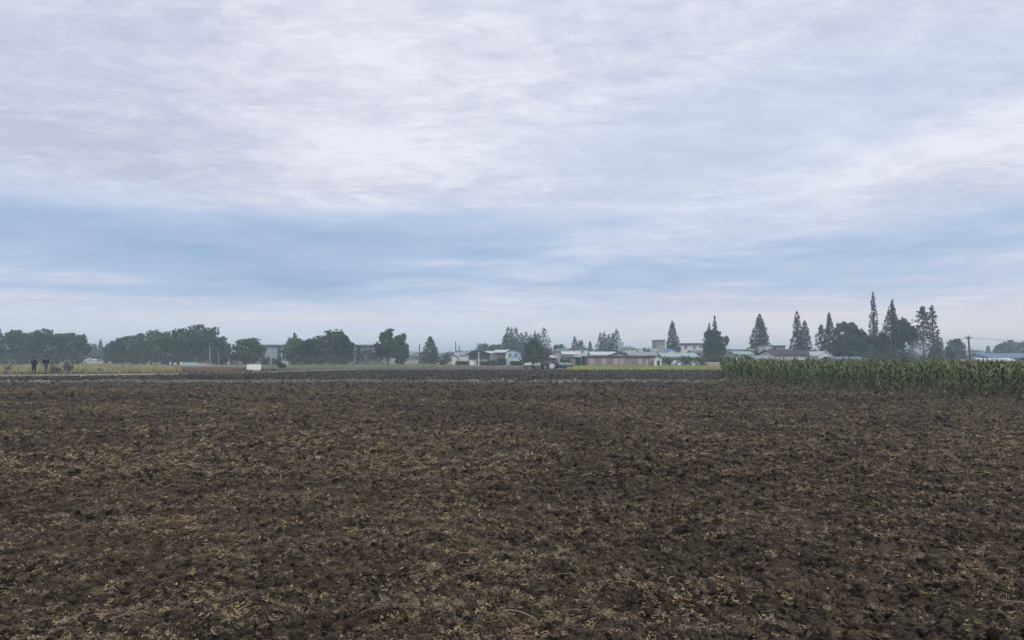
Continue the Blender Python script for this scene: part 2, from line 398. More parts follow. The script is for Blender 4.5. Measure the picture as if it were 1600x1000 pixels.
def lumps(name, n, y0, y1, size, seed, pw=1., patchy=0., spread=.80, zoff=.2, power=2.5):
    r = np.random.default_rng(seed)
    y = y0 + (y1 - y0) * r.random(n) ** pw; x = (r.random(n) * 2 - 1) * (y * spread + 2.8)
    if patchy:
        keep = r.random(n) < np.clip((fbm(x * .8, y * .8, 3, 91) - .5) * patchy + .6, .12, 1); x, y = x[keep], y[keep]; n = len(x)
    s_ = size[0] + (size[1] - size[0]) * r.random(n) ** power
    for part in range(3):
        m_ = np.arange(n) % 3 == part
        me = bpy.data.meshes.new(name); P3 = np.stack([x, y, soil_h(x, y) + s_ * zoff], -1)[m_].astype(np.float32); k_ = len(P3)
        me.vertices.add(k_); me.vertices.foreach_set('co', P3.ravel())
        a = me.attributes.new('lump_rotation', 'FLOAT_VECTOR', 'POINT'); rot = r.random((k_, 3)) * np.array([.9, .9, 6.283]) - np.array([.45, .45, 0]); a.data.foreach_set('vector', rot.astype(np.float32).ravel())
        a = me.attributes.new('lump_scale', 'FLOAT_VECTOR', 'POINT'); sc = s_[m_][:, None] * (np.array([.65, .65, .5]) + r.random((k_, 3)) * np.array([.8, .6, .6])); a.data.foreach_set('vector', sc.astype(np.float32).ravel())
        o = link(name, me, CLOD); tag(o, kind='stuff')
        o.modifiers.new('lumps', 'NODES').node_group = lump_group(seed + part * 3.7, 1.5)
lumps('soil_clods', 115000, 3.1, 12.5, (.005, .029), 11, 1.15, zoff=.45)
lumps('soil_clods', 1500, 3.1, 13, (.025, .055), 12, 1.1, patchy=7, power=3)
lumps('soil_clods', 108000, 11, 34, (.009, .046), 13, 1.25, zoff=.45)
lumps('soil_clods', 60000, 30, 100, (.025, .09), 14, 1.3, zoff=.5)

# ------------------------------------------------------------------ straw and weeds in the soil
def ribbons(name, n, area, length, width, mats_tone, seed, mat, upright=0., zfun=soil_h, lift=.01, seg=3, patch=None, curl=.5):
    """thin bent strands; area(r, n) -> x, y"""
    r = np.random.default_rng(seed); x, y = area(r, n)
    if patch:
        keep = r.random(n) < np.clip((fbm(x * patch[0], y * patch[0], 3, patch[2]) - .5) * patch[1] + .5, patch[3], 1); x, y = x[keep], y[keep]; n = len(x)
    L = length[0] + (length[1] - length[0]) * r.random(n) ** 2; w = width[0] + (width[1] - width[0]) * r.random(n)
    a = r.random(n) * 6.283; up = upright * (.6 + .8 * r.random(n)) if upright else (r.random(n) ** 2) * .7
    bend = (r.random(n) - .5) * 2 * curl
    tt = np.linspace(0, 1, seg + 1)[None, :]
    ang = a[:, None] + bend[:, None] * tt
    hx = np.cos(ang) * np.cos(np.clip(up, 0, 1.55))[:, None] * L[:, None] / seg; hy = np.sin(ang) * np.cos(np.clip(up, 0, 1.55))[:, None] * L[:, None] / seg
    cx = x[:, None] + np.cumsum(hx, 1) - hx; cy = y[:, None] + np.cumsum(hy, 1) - hy
    base = zfun(x, y)
    if upright: cz = base[:, None] + lift + np.sin(np.clip(up, 0, 1.55))[:, None] * L[:, None] * (tt - .22 * tt ** 2)
    else: cz = base[:, None] + lift + L[:, None] * np.sin(up)[:, None] * tt * (1 - .55 * tt) + .02 * (r.random(n)[:, None])
    taper = np.where(tt > .99, .25, 1.)
    if upright: nx, ny, nz = np.cos(a * 3.1)[:, None], np.sin(a * 3.1)[:, None], 0 * a[:, None]
    else: nx, ny, nz = -np.sin(ang), np.cos(ang), ((r.random(n) - .5) * 1.6)[:, None] + 0 * ang
    W2 = (w[:, None] * taper) * .5
    A = np.stack([cx + nx * W2, cy + ny * W2, cz + nz * W2], -1); B = np.stack([cx - nx * W2, cy - ny * W2, cz - nz * W2], -1)
    V = np.stack([A, B], 2).reshape(n, -1, 3)
    m2 = 2 * (seg + 1)
    q = np.array([[2 * i, 2 * i + 1, 2 * i + 3, 2 * i + 2] for i in range(seg)])
    Q = (q[None] + (np.arange(n) * m2)[:, None, None]).reshape(-1, 4)
    tone = np.repeat(mats_tone[0] + (mats_tone[1] - mats_tone[0]) * r.random(n) ** 1.5, m2)
    return tag(link(name, npmesh(name, V.reshape(-1, 3), Q, False, tone), mat), kind='stuff')
def fan(y0, y1, pw=1., sp=.8):
    def f(r, n):
        y = y0 + (y1 - y0) * r.random(n) ** pw
        return (r.random(n) * 2 - 1) * (y * sp + .6), y
    return f
STRAW = mat('dry_straw', (.30, .235, .13), (.19, .15, .10), 9, .8, tone=True)
def tuft_group(seed, mat_, strands):
    g = bpy.data.node_groups.new('chopped_straw', 'GeometryNodeTree')
    g.interface.new_socket('Geometry', in_out='INPUT', socket_type='NodeSocketGeometry')
    g.interface.new_socket('Geometry', in_out='OUTPUT', socket_type='NodeSocketGeometry')
    N_, L_ = g.nodes.new, g.links.new
    gi, go = N_('NodeGroupInput'), N_('NodeGroupOutput')
    def rv(lo, hi, sd):
        q = N_('FunctionNodeRandomValue'); q.data_type = 'FLOAT_VECTOR'; q.inputs[0].default_value = lo; q.inputs[1].default_value = hi; q.inputs['Seed'].default_value = sd; return q.outputs[0]
    gr = N_('GeometryNodeMeshGrid'); gr.inputs['Size X'].default_value = 1; gr.inputs['Size Y'].default_value = .075; gr.inputs['Vertices X'].default_value = 5; gr.inputs['Vertices Y'].default_value = 2
    ln = N_('GeometryNodeMeshLine'); ln.inputs['Count'].default_value = strands; ln.inputs['Offset'].default_value = (0, 0, 0)
    sp0 = N_('GeometryNodeSetPosition'); L_(ln.outputs[0], sp0.inputs['Geometry']); L_(rv((-.7, -.7, -.15), (.7, .7, .45), seed), sp0.inputs['Offset'])
    i0 = N_('GeometryNodeInstanceOnPoints'); L_(sp0.outputs[0], i0.inputs['Points']); L_(gr.outputs['Mesh'], i0.inputs['Instance'])
    L_(rv((-.9, -.55, 0), (.9, .55, 6.28), seed + 1), i0.inputs['Rotation']); L_(rv((.35, .7, .6), (1.3, 1.7, 1), seed + 2), i0.inputs['Scale'])
    rl = N_('GeometryNodeRealizeInstances'); L_(i0.outputs[0], rl.inputs[0])
    nz = N_('ShaderNodeTexNoise'); nz.noise_dimensions = '4D'; nz.inputs['Scale'].default_value = .9; nz.inputs['Detail'].default_value = 1; nz.inputs['W'].default_value = seed * 1.3
    su = N_('ShaderNodeVectorMath'); su.operation = 'SUBTRACT'; su.inputs[1].default_value = (.5, .5, .5); L_(nz.outputs['Color'], su.inputs[0])
    sc = N_('ShaderNodeVectorMath'); sc.operation = 'SCALE'; sc.inputs['Scale'].default_value = 1.3; L_(su.outputs[0], sc.inputs[0])
    sp = N_('GeometryNodeSetPosition'); L_(rl.outputs[0], sp.inputs['Geometry']); L_(sc.outputs[0], sp.inputs['Offset'])
    sm_ = N_('GeometryNodeSetMaterial'); sm_.inputs['Material'].default_value = mat_; L_(sp.outputs[0], sm_.inputs['Geometry'])
    mp = N_('GeometryNodeMeshToPoints'); L_(gi.outputs[0], mp.inputs['Mesh'])
    io = N_('GeometryNodeInstanceOnPoints'); L_(mp.outputs['Points'], io.inputs['Points']); L_(sm_.outputs[0], io.inputs['Instance'])
    for nm, sk in (('lump_rotation', 'Rotation'), ('lump_scale', 'Scale')):
        na = N_('GeometryNodeInputNamedAttribute'); na.data_type = 'FLOAT_VECTOR'; na.inputs['Name'].default_value = nm; L_(na.outputs['Attribute'], io.inputs[sk])
    L_(io.outputs[0], go.inputs[0]); return g
def tufts(name, n, y0, y1, size, seed, mat_, pw, lift, patch, strands=6):
    r = np.random.default_rng(seed); y = y0 + (y1 - y0) * r.random(n) ** pw; x = (r.random(n) * 2 - 1) * (y * .8 + 2.8)
    keep = r.random(n) < np.clip((.6 * fbm(x * patch[0], y * patch[0], 3, 131) + .4 * fbm(x * .22, y * .3, 2, 15) - .5) * patch[1] * .8 + .58, patch[2], 1); x, y = x[keep], y[keep]; n = len(x)
    s_ = size[0] + (size[1] - size[0]) * r.random(n) ** 1.6
    for part in range(3):
        m_ = np.arange(n) % 3 == part; k_ = int(m_.sum())
        me = bpy.data.meshes.new(name); me.vertices.add(k_); me.vertices.foreach_set('co', np.stack([x, y, soil_h(x, y) + lift * (.4 + r.random(n))], -1)[m_].astype(np.float32).ravel())
        a = me.attributes.new('lump_rotation', 'FLOAT_VECTOR', 'POINT'); a.data.foreach_set('vector', (r.random((k_, 3)) * np.array([.7, .7, 6.283]) - np.array([.35, .35, 0])).astype(np.float32).ravel())
        a = me.attributes.new('lump_scale', 'FLOAT_VECTOR', 'POINT'); a.data.foreach_set('vector', (s_[m_][:, None] * np.array([1, 1, .8])).astype(np.float32).ravel())
        o = link(name, me, mat_); tag(o, kind='stuff'); o.modifiers.new('tufts', 'NODES').node_group = tuft_group(seed + part * 11, mat_, strands)
STRAWI = mat('chopped_straw', (.37, .285, .175), (.15, .118, .075), 7, .8, rand=.7)
BROWNI = mat('chopped_stalks', (.16, .115, .075), (.085, .065, .045), 7, .85, rand=.5)
tufts('chopped_straw', 82000, 3.1, 12, (.018, .055), 201, STRAWI, 1.1, .035, (.8, 4.5, .16))
tufts('chopped_stalks', 80000, 3.1, 12, (.025, .070), 301, BROWNI, 1.1, .030, (.9, 4, .3))
tufts('chopped_straw', 85000, 11, 40, (.035, .10), 202, STRAWI, 1.15, .05, (.5, 4.5, .16))
tufts('chopped_stalks', 75000, 11, 38, (.04, .11), 302, BROWNI, 1.15, .045, (.6, 4, .3))
tufts('chopped_straw', 30000, 34, 90, (.06, .16), 203, STRAWI, 1.3, .05, (.3, 6, .08))
WEED = mat('green_weed', (.07, .10, .03), (.12, .13, .04), 9, .8, tone=True)
ribbons('straw', 5000, fan(3.3, 12, 1.1), (.03, .14), (.0025, .006), (.5, 1.2), 21, STRAW, patch=(.8, 5, 131, .12), lift=.04, curl=1.2)
ribbons('straw', 150, fan(3.6, 15, 1.1), (.10, .26), (.005, .010), (.6, 1.2), 25, STRAW, curl=1.6, seg=5, lift=.05)
ribbons('straw', 8000, fan(10, 34, 1.3), (.05, .2), (.006, .014), (.4, 1.1), 22, STRAW, patch=(.55, 5, 131, .1), lift=.06)
ribbons('weeds', 1500, fan(3.6, 24, 1.3), (.02, .09), (.004, .010), (.5, 1.1), 23, WEED, upright=.7, patch=(1.3, 8, 171, .0), lift=.02)

# ------------------------------------------------------------------ path, strips and verges at the far side
PATHM = mat('pale_track', (.33, .31, .26), (.20, .20, .15), .7, .9, bump=.2)
DRY = mat('dry_rice', (.46, .42, .20), (.30, .29, .14), .22, .9, tone=True)
DRY2 = mat('dead_stalks', (.24, .18, .13), (.14, .11, .085), .3, .9, tone=True)
GRN = mat('green_crop', (.26, .32, .14), (.18, .23, .11), .12, .9, tone=True)
YGR = mat('yellow_green_crop', (.48, .52, .15), (.30, .36, .13), .12, .9, tone=True)
def strip(name, pts, hgt, wid, m, z0=-.25):
    """raised strip along (x, y) points, from its near edge back by wid"""
    mb = MB(); P0 = [(x, y) for x, y in pts]
    for (xa, ya), (xb, yb) in zip(P0[:-1], P0[1:]):
        mb.add([(xa, ya - .35, z0), (xb, yb - .35, z0), (xb, yb, hgt), (xa, ya, hgt), (xb, yb + wid, hgt), (xa, ya + wid, hgt), (xb, yb + wid + .35, z0), (xa, ya + wid + .35, z0)],
               [(0, 1, 2, 3), (3, 2, 4, 5), (5, 4, 6, 7)])
    return tag(mb.obj(name, m), kind='structure')
tp = [(-260, 55), (-150, 60), (X(0, 66), 66), (X(110, 68), 68), (X(230, 71.5), 71.5), (X(386, 80), 80), (X(470, 88.5), 88.5), (X(560, 98), 98)]
strip('path', tp, .15, 3.2, PATHM)
def path_y(x): return np.interp(x, [a for a, b in tp], [b for a, b in tp])
def zf(v): return lambda x, y: np.full_like(x, v)
def quad_sheet(name, pts, z, m):   # polygon slab with earth sides
    mb = MB(); mb.prism(pts, 'z', -.3, z)
    return tag(mb.obj(name, m), kind='structure')
SOILD = mat('dry_ground', (.16, .13, .09), (.10, .085, .06), .3, .95)
quad_sheet('stubble_ground', [(x, y + 3.5) for x, y in tp[:6]] + [(X(386, 132), 132), (-260, 132)], .05, SOILD)
def behind_path(x0, x1, d0, d1):
    def f(r, n):
        y = np.empty(n); u = x0 + (x1 - x0) * r.random(n)         # photo columns
        D = d0 + (d1 - d0) * r.random(n) ** 1.5
        x = (u - 800) / F * (D + 86); yy = np.maximum(D + 86 - 10, path_y(x) + 3.9); x = (u - 800) / F * yy
        return x, yy
    return f
ribbons('rice_stubble', 15000, behind_path(-260, 285, 0, 60), (.35, .8), (.05, .16), (.5, 1.15), 31, DRY, upright=1.3, zfun=zf(.02), seg=2)
ribbons('dead_grass', 4500, behind_path(-260, 420, -4, 9), (.25, .6), (.04, .10), (.5, 1.2), 32, DRY2, upright=1.1, zfun=zf(.02), seg=2)
ribbons('dead_grass', 4000, behind_path(270, 395, -2, 40), (.15, .45), (.05, .12), (.6, 1.4), 33, DRY2, upright=1.1, zfun=zf(.02), seg=2)
def verge(r, n):
    u = r.random(n); x = -62 + 48 * u; return x, path_y(x) - .45 - r.random(n) * 1.0
ribbons('verge_grass', 9000, verge, (.08, .28), (.03, .06), (.4, 1.0), 34, GRN, upright=1.1, zfun=zf(.0), seg=2, patch=(.25, 6, 12, .15))
def pxarea(x0, x1, d0, d1, ease=1.):
    def f(r, n):
        D = d0 + (d1 - d0) * r.random(n) ** ease; return (x0 + (x1 - x0) * r.random(n) - 800) / F * D, D
    return f
quad_sheet('crop_strip', [(X(885, 101), 101), (X(1160, 101), 101), (X(1160, 136), 136), (X(885, 136), 136)], .02, mat('crop_soil', (.17, .19, .07), (.14, .15, .07), .4, .95))
ribbons('low_green_crop', 16000, pxarea(885, 1175, 101.5, 134), (.18, .40), (.08, .18), (.6, 1.2), 36, YGR, upright=1.2, zfun=zf(0.02), seg=1)
ribbons('low_green_crop', 12000, pxarea(400, 745, 132, 164), (.15, .45), (.10, .2), (.6, 1.25), 37, GRN, upright=1.2, zfun=zf(0.), seg=1, patch=(.06, 5, 31, .2))
ribbons('dry_field_edge', 9000, pxarea(600, 1175, 120, 160), (.12, .35), (.08, .18), (.6, 1.25), 38, DRY2, upright=1.1, zfun=zf(-.05), seg=1, patch=(.08, 5, 51, .2))

# ------------------------------------------------------------------ trees
BARK = mat('bark', (.075, .065, .055), (.045, .04, .035), 2, .9, stretch=(3, 3, .6))
def leafmat(name, a, b): return mat(name, a, b, .55, .85, rand=.22, tone=True)
LEAF = {'dark': leafmat('dark_leaves', (.030, .052, .032), (.075, .110, .055)),
        'green': leafmat('green_leaves', (.050, .085, .036), (.105, .150, .060)),
        'grey': leafmat('grey_green_leaves', (.055, .078, .060), (.100, .125, .085)),
        'rust': leafmat('rusty_needles', (.11, .085, .058), (.065, .070, .045)),
        'needle': leafmat('deep_needles', (.030, .046, .034), (.062, .082, .052)),
        'brown': leafmat('brown_twigs', (.11, .085, .072), (.065, .055, .045))}
def leaves_mesh(name, C, s, r, tone=None):
    n = len(C)
    a = r.normal(size=(n, 3)); a /= np.linalg.norm(a, axis=1)[:, None]
    b = np.cross(a, r.normal(size=(n, 3))); b /= np.linalg.norm(b, axis=1)[:, None]
    s = (s * (.6 + .8 * r.random(n)))[:, None]; e = .62
    V = np.stack([C - a * s, C - b * s * e, C + a * s, C + b * s * e], 1)
    t = np.repeat(.65 + .7 * r.random(n) if tone is None else tone, 4)
    return npmesh(name, V.reshape(-1, 3), np.arange(4 * n).reshape(n, 4), False, t)
TN = [0]
def tree(name, label, kind, px, ptop, w_px, D, leaf='dark', n=900, zb=0., base=.12, group=None, cat='tree', lean=0., trunk_r=None, ls=None, pbot=None):
    """a tree whose top shows at row ptop, w_px wide, standing D metres ahead"""
    TN[0] += 1; r = np.random.default_rng(1000 + TN[0]); x, h = at(px, ptop, D); w = w_px / F * D
    root = tag(empty(name, (x, D, zb)), label, cat, group); h -= zb
    tr = trunk_r or .018 * h + .05; mb = MB(); ls = ls or (.17 + D * .0008)
    if pbot: base = max(0., Z(pbot, D) / h)
    if kind in ('spire', 'wide_spire'): w *= 1.38; n = int(n * 1.45)
    if kind == 'broad':
        n = int(n * 1.25)
        zc, rz_, rx = (h * (1 + base)) / 2, h * (1 - base) / 2, w / 2
        nc = int(13 + 5 * r.random()); cs = []
        cs.append((np.array([0, 0, h - rz_ * .34]), np.array([rx * .42, rx * .42, rz_ * .34])))
        for i in range(nc):
            t = i / nc; ph = i * 2.4 + r.random() * .8; zz = 1 - 2 * (i + .5) / nc; q = math.sqrt(max(0, 1 - zz * zz)); q = min(1, q * (1.15 if zz < 0 else 1.))
            rr = (.26 + .16 * r.random()); k_ = (.72 + .16 * r.random())
            cs.append((np.array([math.cos(ph) * q * rx * k_, math.sin(ph) * q * rx * k_, zc + zz * rz_ * k_]), np.array([rx * rr, rx * rr, rz_ * rr * .9])))
        cs.append((np.array([0, 0, zc]), np.array([rx * .62, rx * .62, rz_ * .7])))
        wts = np.array([c[1].prod() ** .66 for c in cs]); wts /= wts.sum()
        ci = r.choice(len(cs), n, p=wts); d = r.normal(size=(n, 3)); d /= np.linalg.norm(d, axis=1)[:, None]
        d *= (r.random(n) ** .45)[:, None]; fl = r.random(n) < .12; d[fl] *= 1.25
        Cc = np.stack([c[0] for c in cs])[ci]; Rr = np.stack([c[1] for c in cs])[ci]; C = Cc + d * Rr
        C[:, 2] = np.clip(C[:, 2], h * base * .6 + .05, h)
        tone = .35 + .45 * r.random(n) + .8 * r.random(len(cs))[ci]
        mb.tube([(0, 0, 0), (.03 * h * lean, 0, h * .35), (.05 * h * lean, 0, h * .72)], [tr, tr * .75, tr * .3])
        for c in cs[1:8]:
            mb.tube([(0, 0, h * (.16 + .3 * r.random())), tuple(c[0] * .6 + np.array([0, 0, .2 * h])), tuple(c[0])], [tr * .45, tr * .3, tr * .1], 5)
    elif kind in ('spire', 'wide_spire'):
        pw = .72 if kind == 'spire' else .85; lo = base
        t = lo + (1 - lo) * (1 - r.random(n) ** .62); t = np.clip(t, lo, .985)
        nb = 34; ph = np.floor(t * nb) * 2.4 + r.normal(size=n) * .7 + r.integers(0, 3, n) * 2.09
        prof = ((1 - t) / (1 - lo)) ** pw * np.clip((t - lo) / .07 + .62, 0, 1)
        wob = .74 + .52 * vnoise(t * 13 + TN[0] * 7, np.cos(ph) * 1.2, TN[0])
        R = w / 2 * (prof * wob + .035) * (r.random(n) ** .42) * 1.05
        C = np.stack([R * np.cos(ph), R * np.sin(ph), h * t - .10 * R], -1); tone = .4 + .9 * r.random(n); ls *= .68; C[:, 2] += r.normal(size=n) * .08
        C[:, 0] += lean * C[:, 2]
        mb.tube([(0, 0, 0), (lean * h * .5, 0, h * .5), (lean * h, 0, h * .99)], [tr, tr * .6, .02])
        for q in range(16):
            tt = lo + (.9 - lo) * q / 16; a = q * 2.4; rr = w / 2 * ((1 - tt) / (1 - lo)) ** pw * .8
            mb.tube([(lean * h * tt, 0, h * tt), (lean * h * tt + rr * math.cos(a), rr * math.sin(a), h * tt + rr * .12)], [tr * .22, .012], 4)
    elif kind == 'scraggly':
        nb = 42; cen = []; lo = base; w *= 1.15
        mb.tube([(0, 0, 0), (lean * h * .5 + .1, 0, h * .5), (lean * h, 0, h * .98)], [tr, tr * .6, .02])
        for q in range(nb):
            tt = lo + (.97 - lo) * (q + .3) / nb; a = q * 2.4 + r.random(); rr = w / 2 * (.35 + .65 * r.random()) * min(1, (1 - tt) * 2.4 + .12)
            e = np.array([lean * h * tt + rr * math.cos(a), rr * math.sin(a), h * tt + rr * .35]); cen.append((e, (.10 + .09 * r.random()) * w * (.55 + .6 * (1 - tt))))
            cen.append((e * np.array([.5, .5, 1]), .13 * w * (.4 + .6 * (1 - tt))))
            mb.tube([(lean * h * tt, 0, h * tt - rr * .2), tuple(e)], [tr * .3, .012], 4)
        ci = r.integers(0, len(cen), n); d = r.normal(size=(n, 3)) * .5
        C = np.stack([c[0] for c in cen])[ci] + d * np.array([c[1] for c in cen])[ci][:, None]; C[:, 2] = np.minimum(C[:, 2], h); tone = .6 + .6 * r.random(n); ls *= .8
    elif kind == 'bare':
        mb.tube([(0, 0, 0), (0, 0, h * .3)], [tr, tr * .7])
        C = []
        for q in range(26):
            a = q * 2.4; e = np.array([math.cos(a) * w / 2 * r.random() ** .5, math.sin(a) * w / 2 * r.random(), h * (.55 + .45 * r.random())])
            mb.tube([(0, 0, h * (.15 + .2 * r.random())), tuple(e * [.5, .5, .75]), tuple(e)], [tr * .4, tr * .2, .01], 4)
            C += list(e * (.55 + .5 * r.random((n // 26, 1))) + r.normal(size=(n // 26, 3)) * .12 * w)
        C = np.array(C); C[:, 2] = np.clip(C[:, 2], .1, h); tone = .6 + .6 * r.random(len(C)); ls *= .55
    mb.obj('trunk', BARK, root)
    link('crown', leaves_mesh('crown', C, ls, r, tone), LEAF[leaf], root)
    return root
def bush(label, px, ptop, w_px, D, leaf='dark', n=350, name='bush', cat='bush', group=None, depth=1., zb=0.):
    TN[0] += 1; r = np.random.default_rng(3000 + TN[0]); x, h = at(px, ptop, D); w = w_px / F * D; h -= zb
    root = tag(empty(name, (x, D, zb)), label, cat, group)
    k = max(4, int(w / max(h, .4) * 3)); cx = np.linspace(-w / 2 + h * .3, w / 2 - h * .3, k) if w > h else np.zeros(k)
    ci = r.integers(0, k, n); hh = h * (.72 + .28 * r.random(k)); d = r.normal(size=(n, 3)); d /= np.linalg.norm(d, axis=1)[:, None]; d *= (r.random(n) ** .4)[:, None]
    rad = max(w / k * .9, w * .16)
    C = np.stack([cx[ci] + d[:, 0] * rad, d[:, 1] * max(rad, .4) * depth, hh[ci] * (.5 + .5 * d[:, 2])], -1); C[:, 0] = np.clip(C[:, 0], -w / 2, w / 2)
    for i in range(k): MB().tube([(cx[i], 0, 0), (cx[i] + .1, 0, hh[i] * .7)], [.05, .015], 4).obj('stem', BARK, root)
    link('foliage', leaves_mesh('foliage', C, .08 + D * .0007, r, .55 + .35 * r.random(n) + .35 * r.random(k)[ci]), LEAF[leaf], root)
    return root
BT, SPT = 'broadleaf_tree', 'conifer'
GL = 'trees of the left-hand grove'
for a in [
  ('Spiky-topped tree cut off by the left end of the grove behind the two people', 'spire', -4, 508, 24, 172, 'dark'),
  ('Broadleaf tree with yellowish top at the left end of the grove', 'broad', 22, 516, 50, 166, 'green'),
  ('Grey-green round tree standing low behind the left walker', 'broad', 46, 519, 44, 172, 'grey'),
  ('Tallest dark round tree in the middle of the left-hand grove, above the two walkers', 'broad', 68, 513, 52, 168, 'dark'),
  ('Round tree just right of the tallest one in the left-hand grove', 'broad', 92, 521, 40, 164, 'dark'),
  ('Second tree from the right end of the left-hand grove, slightly knobbly top', 'broad', 108, 520, 36, 170, 'dark'),
  ('Rounded dark tree closing the right end of the left-hand grove', 'broad', 124, 523, 34, 166, 'dark')]:
    tree(BT if a[1] == 'broad' else SPT, *a[:1], *a[1:], n=1500, group=GL, base=.03)
bush('Long low bluish undergrowth at the foot of the left-hand grove', 60, 545, 150, 160, 'grey', 1800, 'undergrowth', depth=2)
tree(BT, 'Small hazy tree in the gap right of the left-hand grove', 'broad', 147, 537, 14, 250, 'grey', 300, base=.1)
tree(SPT, 'Small pointed hazy conifer between the two left-hand groves', 'wide_spire', 157.5, 530, 11, 260, 'needle', 400)
bush('Hazy low bush below the small pointed conifer in the left gap', 166, 549, 34, 240, 'grey', 500)
G2 = 'trees of the long dark grove'
for a in [
  ('Low pale round tree at the left foot of the long dark grove', 'broad', 176, 536, 26, 195, 'grey'),
  ('Small dark tree starting the left slope of the long grove', 'broad', 194, 526, 34, 180, 'grey'),
  ('Third tree up the left slope of the long dark grove, above the yellow field', 'broad', 214, 522, 36, 178, 'grey'),
  ('Dark domed tree with a knob top, a third of the way along the long grove', 'broad', 238, 515, 42, 174, 'dark'),
  ('Slightly brownish tree with a flat light green top over the dark hut', 'broad', 256, 518, 38, 170, 'green'),
  ('Broad dark tree right of the hut, with level top', 'broad', 278, 514, 40, 174, 'dark'),
  ('Highest tree of the long grove, with a ragged tip', 'broad', 303, 508, 46, 172, 'dark'),
  ('Large dark tree behind the concrete pole at the right side of the grove', 'broad', 327, 512, 46, 170, 'dark'),
  ('Smaller tree sloping down at the right end of the long grove', 'broad', 345, 526, 30, 168, 'dark')]:
    tree(BT, *a, n=1700, group=G2, base=.02)
bush('Dark undergrowth filling the foot of the long grove', 262, 540, 180, 164, 'dark', 2200, 'undergrowth', depth=2)
tree(BT, 'Wide green tree alone behind the white board', 'broad', 389, 529, 50, 160, 'green', 1700, base=.04)
bush('Dark low bush beside the grey warehouse wall, right of the wide green tree', 415, 556, 18, 158, 'dark', 300)
bush('Small dark bush in front of the grey warehouse wall', 433, 558, 18, 158, 'dark', 250)
G3 = 'trees in front of the grey warehouse'
for a in [
  ('Loose light tree with sprigs sticking up, left end of the warehouse trees', 'broad', 462, 527, 38, 162, 'green'),
  ('Low round tree second from the left in front of the warehouse', 'broad', 484, 529, 38, 158, 'dark'),
  ('Pale green tree in the middle of the warehouse trees', 'broad', 504, 524, 40, 160, 'grey'),
  ('Tall dark tree with bumpy top, highest of the warehouse trees', 'broad', 525, 515, 44, 162, 'dark'),
  ('Dark tree with a single spike, right end of the warehouse trees', 'broad', 539, 524, 26, 158, 'dark')]:
    tree(BT, *a, n=1500, group=G3, base=.02)
tree('sapling', 'Thin sprig-topped sapling leaning left above the loose light tree', 'scraggly', 460, 519, 12, 164, 'dark', 120, base=.6, lean=.02)
tree('sapling', 'Thin spike of a sapling on the dark tree beside the warehouse gap', 'scraggly', 534, 514, 8, 163, 'dark', 100, base=.6)
bush('Dark undergrowth along the foot of the warehouse trees', 496, 550, 100, 155, 'dark', 1300, 'undergrowth', depth=2)
bush('Wide low mound of dark shrubs at the right end of the grey warehouse', 576, 536, 58, 160, 'dark', 1300)
tree(BT, 'Left half of the tall twin-crowned tree right of the warehouse', 'broad', 606, 514, 34, 160, 'dark', 1500, base=.1)
tree(BT, 'Right lower half of the tall twin-crowned tree, thin at its foot', 'broad', 626, 522, 26, 162, 'dark', 1100, base=.05)
tree(SPT, 'Lone ragged conifer with a thin double tip between the twin tree and the open sheds', 'wide_spire', 672, 525, 28, 185, 'needle', 1100, base=.03)
tree(SPT, 'Slim hazy second tip beside the lone ragged conifer', 'spire', 677, 531, 9, 188, 'needle', 300)
bush('Pale far hedge behind the two slim posts left of the ragged conifer', 650, 552, 40, 300, 'grey', 400)
bush('Dark low bush left of the open sheds, below the two thin masts', 700, 546, 24, 190, 'dark', 450)
tree(BT, 'Small hazy round tree rising over the dark roofed open shed', 'broad', 755, 536, 24, 240, 'grey', 500)
tree(BT, 'Low dark domed tree between the hazy tree and the tall spire cluster', 'broad', 777, 538, 20, 215, 'dark', 450)
tree(BT, 'Pale low tree just right of the open shed roof', 'broad', 766, 540, 18, 245, 'grey', 350)
G4 = 'pointed conifers in the tight cluster'
for i, (px, tp_, w, lab) in enumerate([
  (789, 523, 11, 'Shortest conifer at the left edge of the tight conifer cluster'),
  (793.5, 510, 12, 'Leftmost tall tip of the tight conifer cluster'),
  (799, 511, 11, 'Second tall tip from the left in the conifer cluster'),
  (806, 510.5, 12, 'Sharp separate tip just right of the first pair in the conifer cluster'),
  (814, 519, 13, 'Blunt lower conifer in the middle of the cluster'),
  (822, 518, 12, 'Conifer tip left of the deep notch in the cluster'),
  (829, 522, 10, 'Thin low conifer standing in the deep notch of the cluster'),
  (835.5, 517, 11, 'Slim conifer right of the deep notch in the cluster'),
  (841, 520, 11, 'Low conifer just left of the darkest one in the cluster'),
  (850, 511, 17, 'Darkest, broadest conifer at the right end of the cluster')]):
    tree(SPT, lab, 'spire', px, tp_, w * 1.55, 225 - (25 if px == 850 else 0), 'needle', 750, base=.02, group=G4)
bush('Hazy thicket under the conifer cluster', 820, 530, 76, 220, 'grey', 2200, 'thicket')
tree(BT, 'Dark round tree behind the white-nosed tractor', 'broad', 834, 531, 26, 150, 'dark', 1400, base=.05)
bush('Dark shrubs under the round tree behind the tractors', 826, 552, 30, 146, 'dark', 500)
tree(BT, 'Brownish thin tree right of the dark round tree behind the tractors', 'bare', 850, 543, 24, 139, 'brown', 500)
tree(BT, 'Low rounded tree left of the pale roofs behind the tractors', 'broad', 875, 538, 26, 215, 'grey', 600)
tree(SPT, 'Small sharp conifer over the dark hipped roof', 'wide_spire', 898, 525, 14, 235, 'needle', 500)
tree(BT, 'Small round tree touching the small sharp conifer over the hipped roof', 'broad', 908, 532, 13, 235, 'rust', 400)
tree(SPT, 'Smallest pointed conifer left of the block of straight conifers', 'wide_spire', 922, 532, 11, 255, 'needle', 350)
G5 = 'straight conifers behind the pink brick shed'
